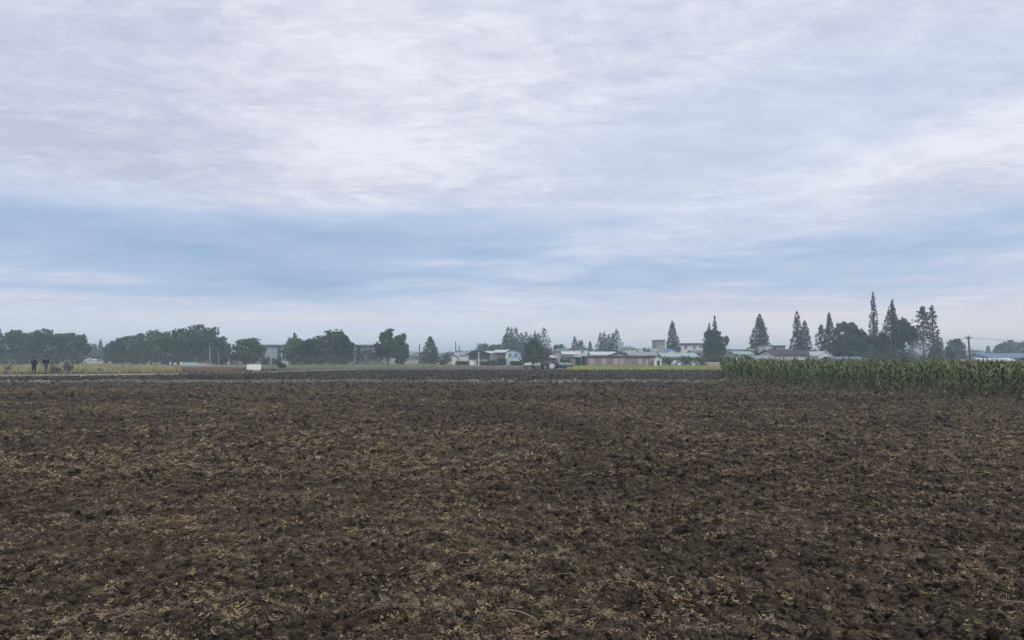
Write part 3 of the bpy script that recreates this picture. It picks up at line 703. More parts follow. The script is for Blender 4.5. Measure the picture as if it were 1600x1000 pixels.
for px, tp_, w, lab in [(938, 520, 13, 'Leftmost of the straight conifers behind the pink shed'), (944, 517, 13, 'Second straight conifer from the left behind the pink shed'),
                   (951, 521, 13, 'Low middle conifer of the block behind the pink shed'), (957, 519, 12, 'Conifer beside the tallest one behind the pink shed'),
                   (963.5, 512, 16, 'Tallest conifer at the right end of the block behind the pink shed')]:
    tree(SPT, lab, 'spire', px, tp_, w * 1.4, 235, 'needle', 600, base=.02, group=G5)
tree(SPT, 'Dense steep-sided conifer right of the grey flat-topped tower house', 'spire', 1050.5, 501, 21, 190, 'needle', 1500, base=.02)
tree(SPT, 'Left short tip above the round tree right of the white flat-roofed house', 'spire', 1108, 504, 12, 182, 'needle', 600, base=.1)
tree(SPT, 'Thin tall tip above the round tree right of the white flat-roofed house', 'spire', 1116.5, 493, 11, 184, 'needle', 700, base=.1)
tree(BT, 'Large dark ball-shaped tree with two conifer tips above it', 'broad', 1117, 515, 40, 172, 'dark', 2000, base=.12)
bush('Dark tangle under the ball-shaped tree with two tips', 1118, 548, 40, 166, 'dark', 600, 'thicket')
bush('Hazy shrubs right of the ball-shaped tree', 1148, 543, 16, 210, 'grey', 300)
tree(SPT, 'Lone conical conifer with a notch on its right side, left of the paired conifers', 'wide_spire', 1186.5, 490, 25, 180, 'needle', 1500, pbot=545)
tree(SPT, 'Secondary tip on the right shoulder of the lone conical conifer', 'spire', 1190, 497, 12, 181, 'needle', 400, base=.3)
bush('Dark green bush under the lone conical conifer', 1182, 539, 20, 178, 'green', 350)
tree(SPT, 'Taller sharp conifer of the pair over the long white farmhouse', 'spire', 1245.5, 485, 19, 172, 'needle', 1400, base=.03)
tree(SPT, 'Shorter blunt conifer of the pair over the long white farmhouse', 'spire', 1257.5, 500, 20, 174, 'grey', 1300, base=.03)
bush('Green bushes behind the ridge of the long white farmhouse', 1250, 540, 46, 168, 'green', 800)
tree(SPT, 'Dark steep conifer above the farmhouse gable', 'wide_spire', 1295.5, 488, 24, 165, 'needle', 1600, base=.02)
tree(BT, 'Thin rusty see-through tree left of the conifer above the gable', 'scraggly', 1283, 507, 18, 166, 'rust', 420, base=.3)
tree(BT, 'Open-branched tree with flat spreading top right of the gable conifer', 'broad', 1318, 503, 30, 160, 'grey', 900, base=.35)
tree(BT, 'Spreading outer bough of the flat-topped tree right of the gable', 'broad', 1329, 504, 18, 158, 'dark', 450, base=.72)
G6 = 'dark trees behind the corn'
for a in [
  ('Dark tree at the left end of the big clump behind the corn', 1326, 524, 36, 150), ('Second dark tree of the clump behind the corn, with a notched top', 1345, 514, 30, 150),
  ('Dark low tree in front of the tall thin tip', 1360, 524, 32, 148), ('Dark tree at the left foot of the big crooked tree behind the corn', 1376, 520, 30, 150)]:
    tree(BT, a[0], 'broad', *a[1:], 'dark', 1800, base=.02, group=G6)
tree(SPT, 'Tallest tree of all: thin sparse conifer with bare knob-like tip behind the corn', 'spire', 1364, 455, 12, 158, 'green', 650, base=.3)
tree(BT, 'Big crooked dark tree with a tufted tip above the corn', 'wide_spire', 1393, 474, 38, 145, 'dark', 2600, base=.02)
tree('sapling', 'Bare tufted leader at the top of the big crooked tree', 'scraggly', 1394, 466, 7, 146, 'dark', 90, base=.82)
tree(BT, 'Right-hand bough of the big crooked tree, reaching out over the corn', 'broad', 1409, 497, 28, 144, 'dark', 1200, pbot=545)
tree(BT, 'Lowest hanging bough at the right of the big crooked tree', 'broad', 1424, 510, 18, 143, 'dark', 600, pbot=542)
bush('Dark blue undergrowth beneath the big crooked tree', 1382, 545, 92, 140, 'dark', 1700, 'undergrowth')
tree('poplar_tree', 'Left taller-crowned sparse poplar with bare lower trunk, right of the big crooked tree', 'scraggly', 1441, 477, 27, 150, 'rust', 1100, base=.22)
tree('poplar_tree', 'Right thin sparse poplar with wavy tip', 'scraggly', 1456, 475, 17, 151, 'grey', 650, base=.15)
bush('Grey-green thicket joining the gable conifer to the dark clump', 1306, 522, 34, 163, 'grey', 900, 'thicket')
bush('Dark thicket between the big crooked tree and the poplars', 1424, 537, 30, 146, 'dark', 700, 'thicket')
bush('Green-grey thicket between the poplars and the rounded hazy tree', 1458, 540, 30, 158, 'green', 600, 'thicket')
tree('poplar_tree', 'Small leaning shoot right of the two sparse poplars', 'scraggly', 1465, 514, 10, 149, 'rust', 200, base=.3)
bush('Pale green bush at the foot of the two sparse poplars', 1440, 548, 44, 138, 'green', 700)
bush('Hazy bush between the poplars and the rounded tree', 1468, 541, 22, 175, 'grey', 500)
tree(SPT, 'Tiny knob-topped hazy tree right of the poplars', 'spire', 1471, 527, 8, 178, 'grey', 220)
tree(BT, 'Rounded hazy tree left of the leaning utility pole', 'broad', 1492, 530, 28, 185, 'grey', 1100, base=.05)
bush('Green bush in front of the rounded hazy tree', 1484, 543, 24, 150, 'green', 500)
tree(SPT, 'Small pointed hazy conifer right of the utility pole', 'wide_spire', 1543.5, 539, 10, 290, 'needle', 380)
for a in [('Left hazy tree behind the blue-roofed shed', 1562, 537, 20), ('Highest hazy tree behind the blue-roofed shed', 1578, 531, 26), ('Right hazy tree at the end of the blue-roofed shed', 1597, 534, 30)]:
    tree(BT, a[0], 'broad', *a[1:], 235, 'grey', 800, base=.05, group='hazy trees behind the blue-roofed shed')

# far, hazy tree line closing the horizon: one mass nobody could count
r = np.random.default_rng(77); C = []
for D, amp in ((480, 9), (640, 11)):
    xx = r.random(9000) * 1.9 - .95; x = xx * D; top = amp * (.25 + .75 * fbm(x / 26, x * 0 + D, 3, 5)) ** 1.3
    C.append(np.stack([x, D + r.random(9000) * 14, top * r.random(9000) ** .6], -1))
C = np.concatenate(C)
tag(link('distant_treeline', leaves_mesh('distant_treeline', C, 1.0, r), LEAF['grey']), kind='stuff')

# ------------------------------------------------------------------ buildings
M = dict(
  grey=mat('grey_sheet_wall', (.30, .35, .38), (.25, .29, .32), .3, .6), roofdk=mat('dark_tile_roof', (.055, .055, .062), (.085, .08, .085), 1.2, .8, bump=.5),
  white=mat('white_plaster', (.74, .74, .72), (.50, .49, .45), .5, .85), cream=mat('cream_plaster', (.60, .55, .50), (.48, .44, .41), .4, .85),
  pinkb=mat('pink_brick', (.31, .225, .215), (.23, .19, .18), .5, .9, bump=.3), tan=mat('tan_render', (.42, .38, .29), (.34, .30, .24), .5, .9),
  conc=mat('concrete', (.36, .36, .35), (.27, .27, .265), .6, .9), roofgrey=mat('grey_sheet_roof', (.30, .32, .34), (.22, .235, .25), .5, .6),
  rooflight=mat('pale_sheet_roof', (.60, .63, .62), (.48, .52, .52), .5, .6), roofgreen=mat('pale_green_roof', (.34, .46, .43), (.28, .38, .36), .5, .6),
  mauve=mat('mauve_brick', (.22, .165, .165), (.16, .13, .125), .6, .9), bluefar=mat('dusty_blue_roof', (.13, .21, .36), (.11, .17, .29), .4, .7),
  blue=mat('blue_sheet', (.13, .28, .62), (.10, .22, .50), .6, .5), paleblue=mat('pale_blue_wall', (.40, .52, .72), (.34, .44, .62), .6, .7),
  cyan=mat('pale_cyan_wall', (.50, .62, .60), (.42, .52, .51), .6, .8), glass=mat('dark_window_glass', (.03, .035, .045), (.05, .055, .06), 2, .15),
  frame=mat('window_frame', (.35, .36, .37), None, 2, .5), wood=mat('weathered_wood', (.17, .13, .10), (.11, .085, .065), 1.5, .9), dark=mat('dark_shade_and_parts', (.03, .03, .033), None, 2, .9),
  orange=mat('reddish_earth', (.40, .24, .15), (.30, .2, .14), .6, .95), pink=mat('pinkish_sheet', (.52, .36, .35), (.42, .30, .30), .6, .8),
  navy=mat('navy_sheet', (.05, .065, .11), (.04, .05, .08), .6, .7), bluegrey=mat('blue_grey_roof', (.16, .21, .28), (.12, .16, .21), .6, .7))
def house(name, label, x0, x1, p_eave, p_ridge, D, depth, wall, roof, form='ridge', wins=(), doors=(), cat='house', over=.35, group=None, zb=0.):
    """x0..x1, eave and ridge given as they show in the photograph; stands D metres ahead"""
    xa, xb = X(x0, D), X(x1, D); w = xb - xa; ze = Z(p_eave, D) - zb; zr = Z(p_ridge, D) - zb
    root = tag(empty(name, ((xa + xb) / 2, D, zb)), label, cat, group); h = w / 2
    wl = MB()
    if form == 'gable':
        wl.prism([(-h, 0), (h, 0), (h, ze), (0, zr - .12), (-h, ze)], 'y', 0, depth)
    elif form == 'ridge':
        wl.prism([(0, 0), (depth, 0), (depth, ze), (depth / 2, zr - .12), (0, ze)], 'x', -h, h)
    else: wl.box(-h, h, 0, depth, 0, ze)
    wl.obj('wall', M[wall], root)
    rf = MB(); t = .12
    if form == 'gable':
        s = (zr - ze) / h; e = h + over
        rf.prism([(-e, ze - s * over), (0, zr), (e, ze - s * over), (e, ze - s * over + t), (0, zr + t), (-e, ze - s * over + t)], 'y', -over, depth + over)
    elif form == 'ridge':
        s = (zr - ze) / (depth / 2)
        rf.prism([(-over, ze - s * over), (depth / 2, zr), (depth + over, ze - s * over), (depth + over, ze - s * over + t), (depth / 2, zr + t), (-over, ze - s * over + t)], 'x', -h - over, h + over)
    elif form == 'hip':
        i = min(depth / 2, h * .8); e = h + over; q = (-over, depth + over)
        rf.add([(-e, q[0], ze), (e, q[0], ze), (e, q[1], ze), (-e, q[1], ze), (-e + i, depth / 2, zr), (e - i, depth / 2, zr)],
               [(3, 2, 1, 0), (0, 1, 5, 4), (1, 2, 5), (2, 3, 4, 5), (3, 0, 4)])
    else:
        rf.box(-h - over, h + over, -over, depth + over, ze + .003, max(zr, ze + t))
    rf.obj('roof', M[roof], root)
    for (wx0, wy0, wx1, wy1) in wins:
        a, b = X(wx0, D) - root.location.x, X(wx1, D) - root.location.x; zt, zb_ = Z(wy0, D) - zb, Z(wy1, D) - zb
        f = MB(); g = .07
        f.box(a, b, -.06, -.003, zb_, zb_ + g).box(a, b, -.06, -.003, zt - g, zt).box(a, a + g, -.055, -.003, zb_ + g, zt - g).box(b - g, b, -.055, -.003, zb_ + g, zt - g).box((a + b) / 2 - g / 2, (a + b) / 2 + g / 2, -.055, -.003, zb_ + g, zt - g)
        fo = f.obj('window', M['frame'], root)
        MB().box(a + g + .004, b - g - .004, -.03, -.004, zb_ + g + .004, zt - g - .004).obj('pane', M['glass'], fo)
    for (wx0, wy0, wx1, wy1, dm) in doors:
        a, b = X(wx0, D) - root.location.x, X(wx1, D) - root.location.x; zt = Z(wy0, D) - zb; zb_ = max(0, Z(wy1, D) - zb)
        d = MB().box(a, b, -.05, -.003, zb_, zt).obj('door', M[dm], root)
        MB().box(b - .25, b - .15, -.11, -.052, (zb_ + zt) / 2 - .05, (zb_ + zt) / 2 + .05).obj('handle', M['frame'], d)
    return root
def pole(label, px, ptop, D, rad=.1, mat_='conc', name='pole', cat='pole', arm=None, lean=0., zb=0., pb=None):
    x, z = at(px, ptop, D); xb = X(px if pb is None else pb, D)
    root = tag(empty(name, (xb, D, zb)), label, cat)
    MB().tube([(0, 0, 0), ((x - xb), 0, z - zb)], [rad, rad * .7], 8).obj('shaft', M[mat_], root)
    if arm:
        MB().box(x - xb - arm, x - xb + arm, -.06, .06, z - zb - .35, z - zb - .22).obj('crossarm', M['wood'], root)
        for dx_ in (-arm * .85, 0, arm * .85):
            MB().lathe([(.0, .22), (.05, .2), (.07, .1), (.04, .0)], 'z', (x - xb + dx_, 0, z - zb - (.217 if dx_ else -.0)), 8).obj('insulator', M['frame'], root)
    return root
# left side
house('farm_shed', 'Tiny white hut in the gap right of the left-hand grove', 134, 148, 563, 561.5, 225, 4, 'white', 'rooflight', 'ridge')
house('farm_shed', 'Low shed with pink-red roof at the left gap between the groves', 157, 177, 566, 561, 225, 5, 'cream', 'pink', 'ridge')
house('farm_shed', 'Small dark blue hut under the middle of the long grove', 252.5, 262, 556, 553, 160, 2.5, 'navy', 'roofdk', 'gable', doors=[(255, 559, 259, 568, 'dark')])
house('farm_shed', 'Low pale shed wall in front of the long grove, left of the concrete pole', 286, 312, 566.5, 565.5, 159, 3, 'cyan', 'roofgrey', 'flat', over=.1)
pole('Pale concrete pole in front of the right side of the long grove', 328, 543, 158, .14)
pole('Short thin pale post right of the concrete pole, at the end of the long grove', 341.5, 551, 158, .07)
house('farm_shed', 'Small white walled shack between the long grove and the dark hut', 345, 359, 559.5, 557, 172, 3, 'white', 'rooflight', 'ridge', wins=[(350, 561, 353, 564)])
house('cottage', 'Low dark hut with brownish hipped roof left of the wide green tree', 359, 384, 561.5, 553, 168, 5, 'wood', 'roofdk', 'hip', wins=[(365, 563, 369, 566)], doors=[(374, 562.5, 377, 569, 'cream')])
for i, (a, b, tpx) in enumerate([(265, 267, 565), (273, 276, 566.5), (282, 285, 565)]):
    r_ = tag(empty('grain_sack', (X((a + b) / 2, 150), 150, 0)), ['Leftmost upright white sack beside the dark blue hut', 'Low white sack in the middle of the three by the hut', 'Right upright white sack below the long grove'][i], 'sack', 'white sacks by the hut')
    ww = (b - a) / F * 150 / 2; hh = Z(tpx, 150)
    MB().lathe([(ww * .7, 0), (ww, .15), (ww * 1.05, hh * .5), (ww * .8, hh * .82), (.06, hh * .93), (.0, hh * .93)], 'z', n=10).obj('bag', M['white'], r_, smooth=True)
    MB().lathe([(.06, hh * .9), (.13, hh), (0, hh)], 'z', n=8).obj('tied_neck', M['white'], r_)
house('cottage', 'Tiny pink walled shelter at the field edge left of the concrete pole', 309, 322, 566.4, 564.8, 150, 2.5, 'pink', 'wood', 'flat', over=.15)
# long grey warehouse, wall in sheets
D = 200
wr = tag(empty('warehouse', (X(492, D), D, 0)), 'Long pale grey metal warehouse showing through gaps in the trees', 'warehouse')
hw = (X(590, D) - X(402, D)) / 2; hz_ = Z(541, D); npan = 20
MB().box(-hw, hw, .08, 14, 0, hz_).obj('wall', M['grey'], wr)
me = MB().box(-hw / npan + .04, hw / npan - .04, 0, .077, .1, hz_ - .15).mesh('wall_panel', M['grey'])
for i in range(npan): link('wall_panel', me, None, wr, (-hw + (i + .5) * 2 * hw / npan, 0, 0))
MB().prism([(-.5, hz_ + .003), (14.5, hz_ + .003), (7, hz_ + .55)], 'x', -hw - .4, hw + .4).obj('roof', M['roofdk'], wr)
for px_c in (436, 560):
    MB().box(X(px_c, D) - wr.location.x - .5, X(px_c, D) - wr.location.x + .5, -.05, -.003, 0, hz_ - .2).obj('downpipe_bay', M['roofdk'], wr)
house('farm_shed', 'Tiny white box hut in front of the warehouse wall', 441, 449, 566, 564.5, 152, 2, 'white', 'rooflight', 'flat', over=.08)
# slim posts and masts
pole('Left slim dark post in the pale gap beside the ragged conifer', 655.5, 538, 190, .16, 'roofdk')
pole('Short pale post at the foot of the twin-crowned tree', 610, 556, 156, .1)
pole('Taller of two thin masts left of the open sheds', 712, 533, 200, .16, 'roofdk', name='mast', cat='mast')
pole('Shorter of two thin masts left of the open sheds', 717.5, 540, 200, .16, 'roofdk', name='mast', cat='mast')
pole('White post standing in front of the dark-roofed open shed', 748, 549.5, 142, .13, 'cyan')
pole('Grey post left of the long pink brick shed', 908.5, 544, 148, .12)
# middle village
house('cottage', 'White cottage behind the two masts', 702, 730, 555, 550.5, 195, 6, 'white', 'roofgrey', 'ridge', wins=[(712, 558, 716, 561)])
house('cottage', 'Small bright white hut below the shorter mast', 706, 716, 557, 554, 172, 3, 'white', 'rooflight', 'gable')
def open_shed(label, x0, x1, p_eave, p_ridge, D, depth, roofm, backm, bands=()):
    xa, xb = X(x0, D), X(x1, D); h = (xb - xa) / 2; ze, zr = Z(p_eave, D), Z(p_ridge, D)
    root = tag(empty('open_shed', ((xa + xb) / 2, D, 0)), label, 'shed')
    MB().box(-h + .2, h - .2, depth - .15, depth, 0, ze - .01).obj('back_wall', M[backm], root)
    for sx in (-1, 1):
        for yy in (.1, depth - .4): MB().box(sx * (h - .25) - .1, sx * (h - .25) + .1, yy, yy + .2, 0, ze - .01).obj('post', M['wood'], root)
    s = (zr - ze) / h; o = .5
    MB().prism([(-h - o, ze - s * o), (0, zr - .1), (h + o, ze - s * o), (h + o, ze - s * o + .16), (0, zr + .08), (-h - o, ze - s * o + .16)], 'y', -.5, depth + .5).obj('roof', M[roofm], root)
    MB().prism([(-h - .2, ze - s * .2), (h + .2, ze - s * .2), (0, zr - .14)], 'y', -.12, -.04).obj('gable_board', M[roofm], root)
    for (p0, p1, mm) in bands: MB().box(-h + .36, h - .36, .35, .5, max(0, Z(p1, D)), Z(p0, D)).obj('rail_board', M[mm], root)
    return root
open_shed('Open shed with wide dark gabled roof, leftmost of the sheds by the field', 730.5, 765, 553, 547, 166, 7, 'roofdk', 'cyan', [(559.3, 561.5, 'roofdk'), (562, 568, 'grey')])
house('cottage', 'White walled house with pale roof between the two sheds', 760, 779, 552, 549, 180, 6, 'white', 'rooflight', 'ridge')
house('cottage', 'Dark walled shed with long pale roof left of the blue house', 776, 795, 550.5, 547, 176, 8, 'wood', 'rooflight', 'ridge', over=.5)
house('cottage', 'Blue walled house with green-grey gable roof and two dark windows', 791, 814, 550.5, 545.3, 165, 7, 'paleblue', 'roofdk', 'gable', wins=[(795, 552.5, 799, 557), (804, 552.5, 808.5, 557)])
MB_ = tag(empty('sloping_tarpaulin', (X(790, 160), 160, 0)), 'Pale blue tarpaulin sloping down left of the blue house', 'tarpaulin')
a = lambda px, py: (X(px, 160) - MB_.location.x, Z(py, 160))
MB().prism([a(788.5, 566), a(793, 566), a(795, 551), a(791, 550)], 'y', -.6, -.5).obj('sheet', M['cyan'], MB_)
MB().tube([(a(794, 550)[0], -.4, 0), (a(794, 550)[0], -.4, a(794, 550)[1])], .06).obj('support', M['wood'], MB_)
D = 156
house('garden_wall', 'Low pale cyan wall in front of the blue house', 795, 816, 558.5, 558.3, D, .4, 'cyan', 'conc', 'flat', cat='wall', over=.05)
mv = tag(empty('covered_heap', (X(739, 146), 146, 0)), 'White sheeted heap at the foot of the open shed', 'heap')
ww = 11 / F * 146 / 2; hh = Z(562.7, 146)
MB().add([(-ww, -.5, 0), (ww, -.5, 0), (ww, .6, 0), (-ww, .6, 0), (-ww * .85, -.3, hh), (ww * .7, -.3, hh * .62), (ww * .7, .4, hh * .62), (-ww * .85, .4, hh)],
         [(3, 2, 1, 0), (4, 5, 6, 7), (0, 1, 5, 4), (1, 2, 6, 5), (2, 3, 7, 6), (3, 0, 4, 7)]).obj('sheet', M['white'], mv)
for q in (-.8, .5): MB().tube([(q * ww, -.53, .04), (q * ww * .9, -.33, hh * .75)], .04, 5).obj('rope', M['wood'], mv)
for px, w, top, lab in [(722, 22, 562, 'Low dark shrubs left of the white sheeted heap'), (758, 26, 562.5, 'Low dark shrubs right of the white post by the open shed'), (776, 20, 561, 'Low dark shrubs in front of the dark walled shed'),
                   (806, 20, 562, 'Low shrubs below the pale cyan wall')]:
    bush(lab, px, top, w, 150, 'dark', 300)
# behind the tractors
house('brick_hut', 'Reddish brown brick hut with white patched roof behind the tractors', 850, 870, 559.5, 556, 142, 5, 'mauve', 'roofgrey', 'ridge', wins=[(853, 560, 857, 563.5)], doors=[(863, 560.5, 866, 569, 'dark')])
t_ = tag(empty('plastic_sheet', (X(860, 141.4), 141.4, Z(558.6, 141.4))), 'White plastic sheet lying on the hut roof behind the tractors', 'sheet')
MB().add([(-.8, -.1, 0), (.5, -.1, -.05), (.8, .9, .35), (-.6, .9, .42), (-.8, -.1, .05), (.5, -.1, 0), (.8, .9, .40), (-.6, .9, .47)],
         [(3, 2, 1, 0), (4, 5, 6, 7), (0, 1, 5, 4), (1, 2, 6, 5), (2, 3, 7, 6), (3, 0, 4, 7)]).obj('film', M['white'], t_)
house('cottage', 'House with dark hipped roof and grey walls behind the tractors', 866, 895, 549, 543.8, 205, 8, 'conc', 'bluegrey', 'hip')
house('house', 'House with black hipped roof and bright white upper wall left of the pink shed', 891, 919, 546, 540.5, 185, 8, 'white', 'roofdk', 'hip', wins=[(896, 547.5, 899, 551), (909, 547.5, 912, 551)])
house('cottage', 'Low house with long pale grey roof left of the white upper wall', 880, 905, 553.5, 549.5, 172, 7, 'pinkb', 'rooflight', 'ridge')
house('brick_hut', 'Small pink brick wing left of the dark passage', 884, 899, 558, 556, 150, 5, 'pinkb', 'roofgrey', 'flat', wins=[(889, 563, 893, 568)])
house('farm_shed', 'Lean-to with solid walls darkened as a shaded passage, between the small brick wing and the grey post', 899.5, 916.5, 558, 555.5, 153, 4, 'dark', 'roofgreen', 'ridge', doors=[(903, 560, 907, 570, 'navy')])  # closed box; its near-black wall colour stands in for shade in the passage
# long pink brick shed
D = 146
ps = house('brick_shed', 'Long pink brick shed with flat dark roof edge facing the field', 917, 1027, 558.3, 556, D, 9, 'pinkb', 'roofdk', 'flat',
     wins=[(932.5, 564, 936, 568.5), (951, 564, 955, 569), (974, 563.5, 979, 568), (987, 563.5, 991, 568.5)], doors=[(1008, 561.5, 1013, 571.5, 'tan')], cat='shed', over=.3)
wpx = X(917.5, D) - ps.location.x, X(1026.5, D) - ps.location.x
pm = MB().box(-.14, .14, -.12, -.003, 0, Z(558.6, D)).mesh('pilaster', M['pinkb'])
for i in range(12): link('pilaster', pm, None, ps, (wpx[0] + .3 + i * (wpx[1] - wpx[0] - .6) / 11, 0, 0))
for i in range(11):
    if i not in (1, 3, 6, 7, 9):
        cxx = wpx[0] + .3 + (i + .5) * (wpx[1] - wpx[0] - .6) / 11; MB().box(cxx - .45, cxx + .45, -.035, -.003, .35, 1.5).obj('render_patch', M['tan' if i % 2 else 'pink'], ps)
house('cottage', 'Low dark green roofed house just behind the pink shed', 956, 984, 555, 551, 165, 6, 'tan', 'roofdk', 'gable')
house('cottage', 'Long low grey roofed building behind the right half of the pink shed', 984, 1028, 555.5, 550.5, 163, 8, 'tan', 'roofgrey', 'ridge')
house('cottage', 'Long pale roofed building behind the left half of the pink shed', 925, 962, 554.5, 550, 170, 8, 'white', 'rooflight', 'ridge')
house('house', 'White upper storey with small hipped roof behind the pink shed', 977, 993, 545, 541, 215, 7, 'white', 'bluegrey', 'hip', wins=[(981, 546, 983, 549), (987, 546, 989, 549)])
house('cottage', 'Pale yellow low block right of the small hipped roof', 998, 1014, 545.5, 545, 222, 7, 'cyan', 'tan', 'flat', over=.1)
house('cottage', 'Small grey house between the yellow block and the tower house', 1012, 1026, 546, 543.5, 205, 7, 'conc', 'roofgrey', 'ridge')
# white gate hut
house('gate_hut', 'White arched gate hut at the right end of the pink brick shed', 1022, 1033.5, 562, 558.3, 145, 2.5, 'white', 'rooflight', 'gable', doors=[(1026.5, 563.5, 1031, 572, 'navy')], over=.08)
house('tower_house', 'Grey flat-topped tower house with dark slatted top storey', 1026.5, 1039.5, 531.8, 531.2, 175, 6, 'conc', 'roofdk', 'flat', wins=[(1027.3 + a, b, 1030.6 + a, b + 2.6) for a in (0, 4, 8) for b in (532.8, 536.2)], over=.12)
house('cottage', 'Small lilac hut at the foot of the grey tower house', 1019, 1027, 549, 545, 168, 4, 'paleblue', 'roofgrey', 'ridge')
house('shed', 'Bright blue roofed shed below the dense steep conifer', 1040, 1062, 551.5, 545.5, 172, 9, 'white', 'blue', 'gable', cat='shed')
house('shed', 'Long pale green roofed shed in front of the white flat-roofed house', 1036, 1090, 557.5, 551.8, 160, 8, 'white', 'roofgreen', 'ridge', cat='shed')
house('house', 'White two-storey house with thin dark flat roof and two windows', 1064, 1101, 537.8, 536.3, 195, 9, 'white', 'roofdk', 'flat', wins=[(1069.5, 540.5, 1073.5, 545), (1083.5, 540.5, 1087, 545), (1093, 540.5, 1096, 544)], over=.5)
house('cottage', 'Low white house under the left side of the ball-shaped tree', 1084, 1108, 551.5, 547.5, 175, 6, 'white', 'roofgrey', 'ridge', wins=[(1090, 553, 1093, 555.5)])
for px, w, top, D_, lf, lab in [(888, 14, 560, 142, 'dark', 'Small dark bush before the small pink brick wing'), (878, 12, 556, 150, 'green', 'Green bush between the brown hut and the small brick wing'),
        (868, 12, 558, 144, 'brown', 'Brownish bush at the right corner of the brown hut'), (903, 9, 562, 141, 'dark', 'Dark bush at the foot of the grey post'), (912, 9, 559, 143, 'dark', 'Dark bush touching the left end of the long pink shed'),
        (1016, 14, 553, 160, 'dark', 'Dark shrub behind the right end of the long pink shed'), (1004, 18, 544, 235, 'grey', 'Hazy shrub behind the pale yellow low block'), (970, 12, 544, 240, 'grey', 'Hazy shrub left of the small hipped roof'),
        (1075, 16, 553, 158, 'green', 'Green shrub over the hedge in front of the white two-storey house'), (1138, 18, 553, 150, 'dark', 'Dark shrub over the left corner of the corn field'), (1163, 22, 551, 152, 'green', 'Green shrub before the pale green roofed low house'),
        (1205, 10, 550, 150, 'dark', 'Dark shrub between the outbuilding and the long farmhouse'), (785, 16, 558, 152, 'dark', 'Dark shrub left of the sloping tarpaulin'), (692, 12, 560, 156, 'grey', 'Low grey shrub left of the cottage with two masts')]:
    bush(lab, px, top, w, D_, lf, 320)
for px, w, lab in [(1052, 36, 'Left half of the dark hedge in front of the green roofed shed'), (1086, 38, 'Right half of the dark hedge in front of the green roofed shed')]:
    bush(lab, px, 556, w, 146, 'green', 900, 'hedge', 'hedge')
bush('Dark hedge end behind the left tip of the corn field', 1124, 557, 30, 146, 'dark', 500, 'hedge', 'hedge')
house('cottage', 'Low pink walled shed left of the corn field tip', 1106, 1124, 567.5, 566.2, 142, 2, 'pink', 'cream', 'flat', over=.1)
house('cottage', 'White cottage with blue-grey roof right of the ball-shaped tree', 1143, 1166, 550.5, 546.3, 185, 7, 'white', 'bluegrey', 'ridge', wins=[(1149, 552, 1152, 554.5)])
house('cottage', 'Pale green roofed low house in front of the blue-grey roofed cottage', 1150, 1176, 553.5, 549.5, 172, 6, 'white', 'roofgreen', 'ridge')
house('house', 'Tan house with pale flat roof under the lone conical conifer', 1174, 1198, 547, 545.6, 178, 8, 'tan', 'rooflight', 'flat', wins=[(1178, 549, 1181, 552), (1188, 549, 1191, 552)], over=.3)
house('house', 'White cubic house with dark upper porch behind the long farmhouse', 1197, 1221, 541, 540, 172, 8, 'white', 'conc', 'flat', wins=[(1201, 544, 1204, 547.5), (1210, 544, 1213, 547.5)], over=.15)
house('house', 'Dark narrow top storey beside the white cubic house', 1213.5, 1227, 541, 539.8, 170, 7, 'bluegrey', 'roofdk', 'flat', over=.2)
# long white farmhouse
D = 128
fh = house('farmhouse', 'Long white farmhouse with dark tiled roof rising behind the corn', 1211, 1289, 555.2, 547.2, D, 9, 'white', 'roofdk', 'ridge', over=.3, cat='farmhouse',
      wins=[(1222, 558, 1226, 562), (1240, 558, 1244, 562), (1262, 558, 1266, 562)])
house('farmhouse', 'White gabled end wing at the right of the long farmhouse', 1279, 1300, 556, 549.8, 124, 8, 'white', 'rooflight', 'gable', over=.12, cat='farmhouse', wins=[(1287, 557, 1291, 561)])
house('farm_shed', 'Small white walled outbuilding with grey roof left of the long farmhouse', 1183, 1210, 561, 556.5, 124, 6, 'white', 'roofgrey', 'ridge', wins=[(1194, 563, 1197, 566)], cat='shed')
house('farm_shed', 'Low blue-grey roof peeking over the corn under the dark trees', 1306, 1352, 561.5, 558.3, 118, 5, 'cream', 'bluegrey', 'ridge', cat='shed')
house('shed', 'Large blue roofed shed at the far right behind the corn', 1549, 1620, 559, 552.3, 190, 12, 'grey', 'bluefar', 'ridge', cat='shed', over=.6)
house('shed', 'Low shed with bright white roof in front of the blue roofed shed', 1537, 1590, 565.5, 560.2, 160, 6, 'grey', 'rooflight', 'ridge', cat='shed')
house('cottage', 'Blocky hazy tower-like house right of the utility pole', 1528, 1535, 549, 548, 300, 6, 'grey', 'roofdk', 'flat')
house('cottage', 'Low hazy grey house right of the utility pole', 1514, 1532, 559.5, 557, 230, 6, 'conc', 'roofgrey', 'ridge')
# pinkish heap behind the corn near the utility pole
r_ = tag(empty('earth_heap', (X(1504, 100), 100, 0)), 'Pinkish earth heap showing over the corn left of the utility pole', 'heap')
MB().lathe([(1.5, -.1), (1.45, .3), (1.2, .8), (.75, Z(562.3, 100) - .12), (.3, Z(562, 100)), (0, Z(561.6, 100))], 'z', n=14).obj('mound', M['pink'], r_, smooth=True)

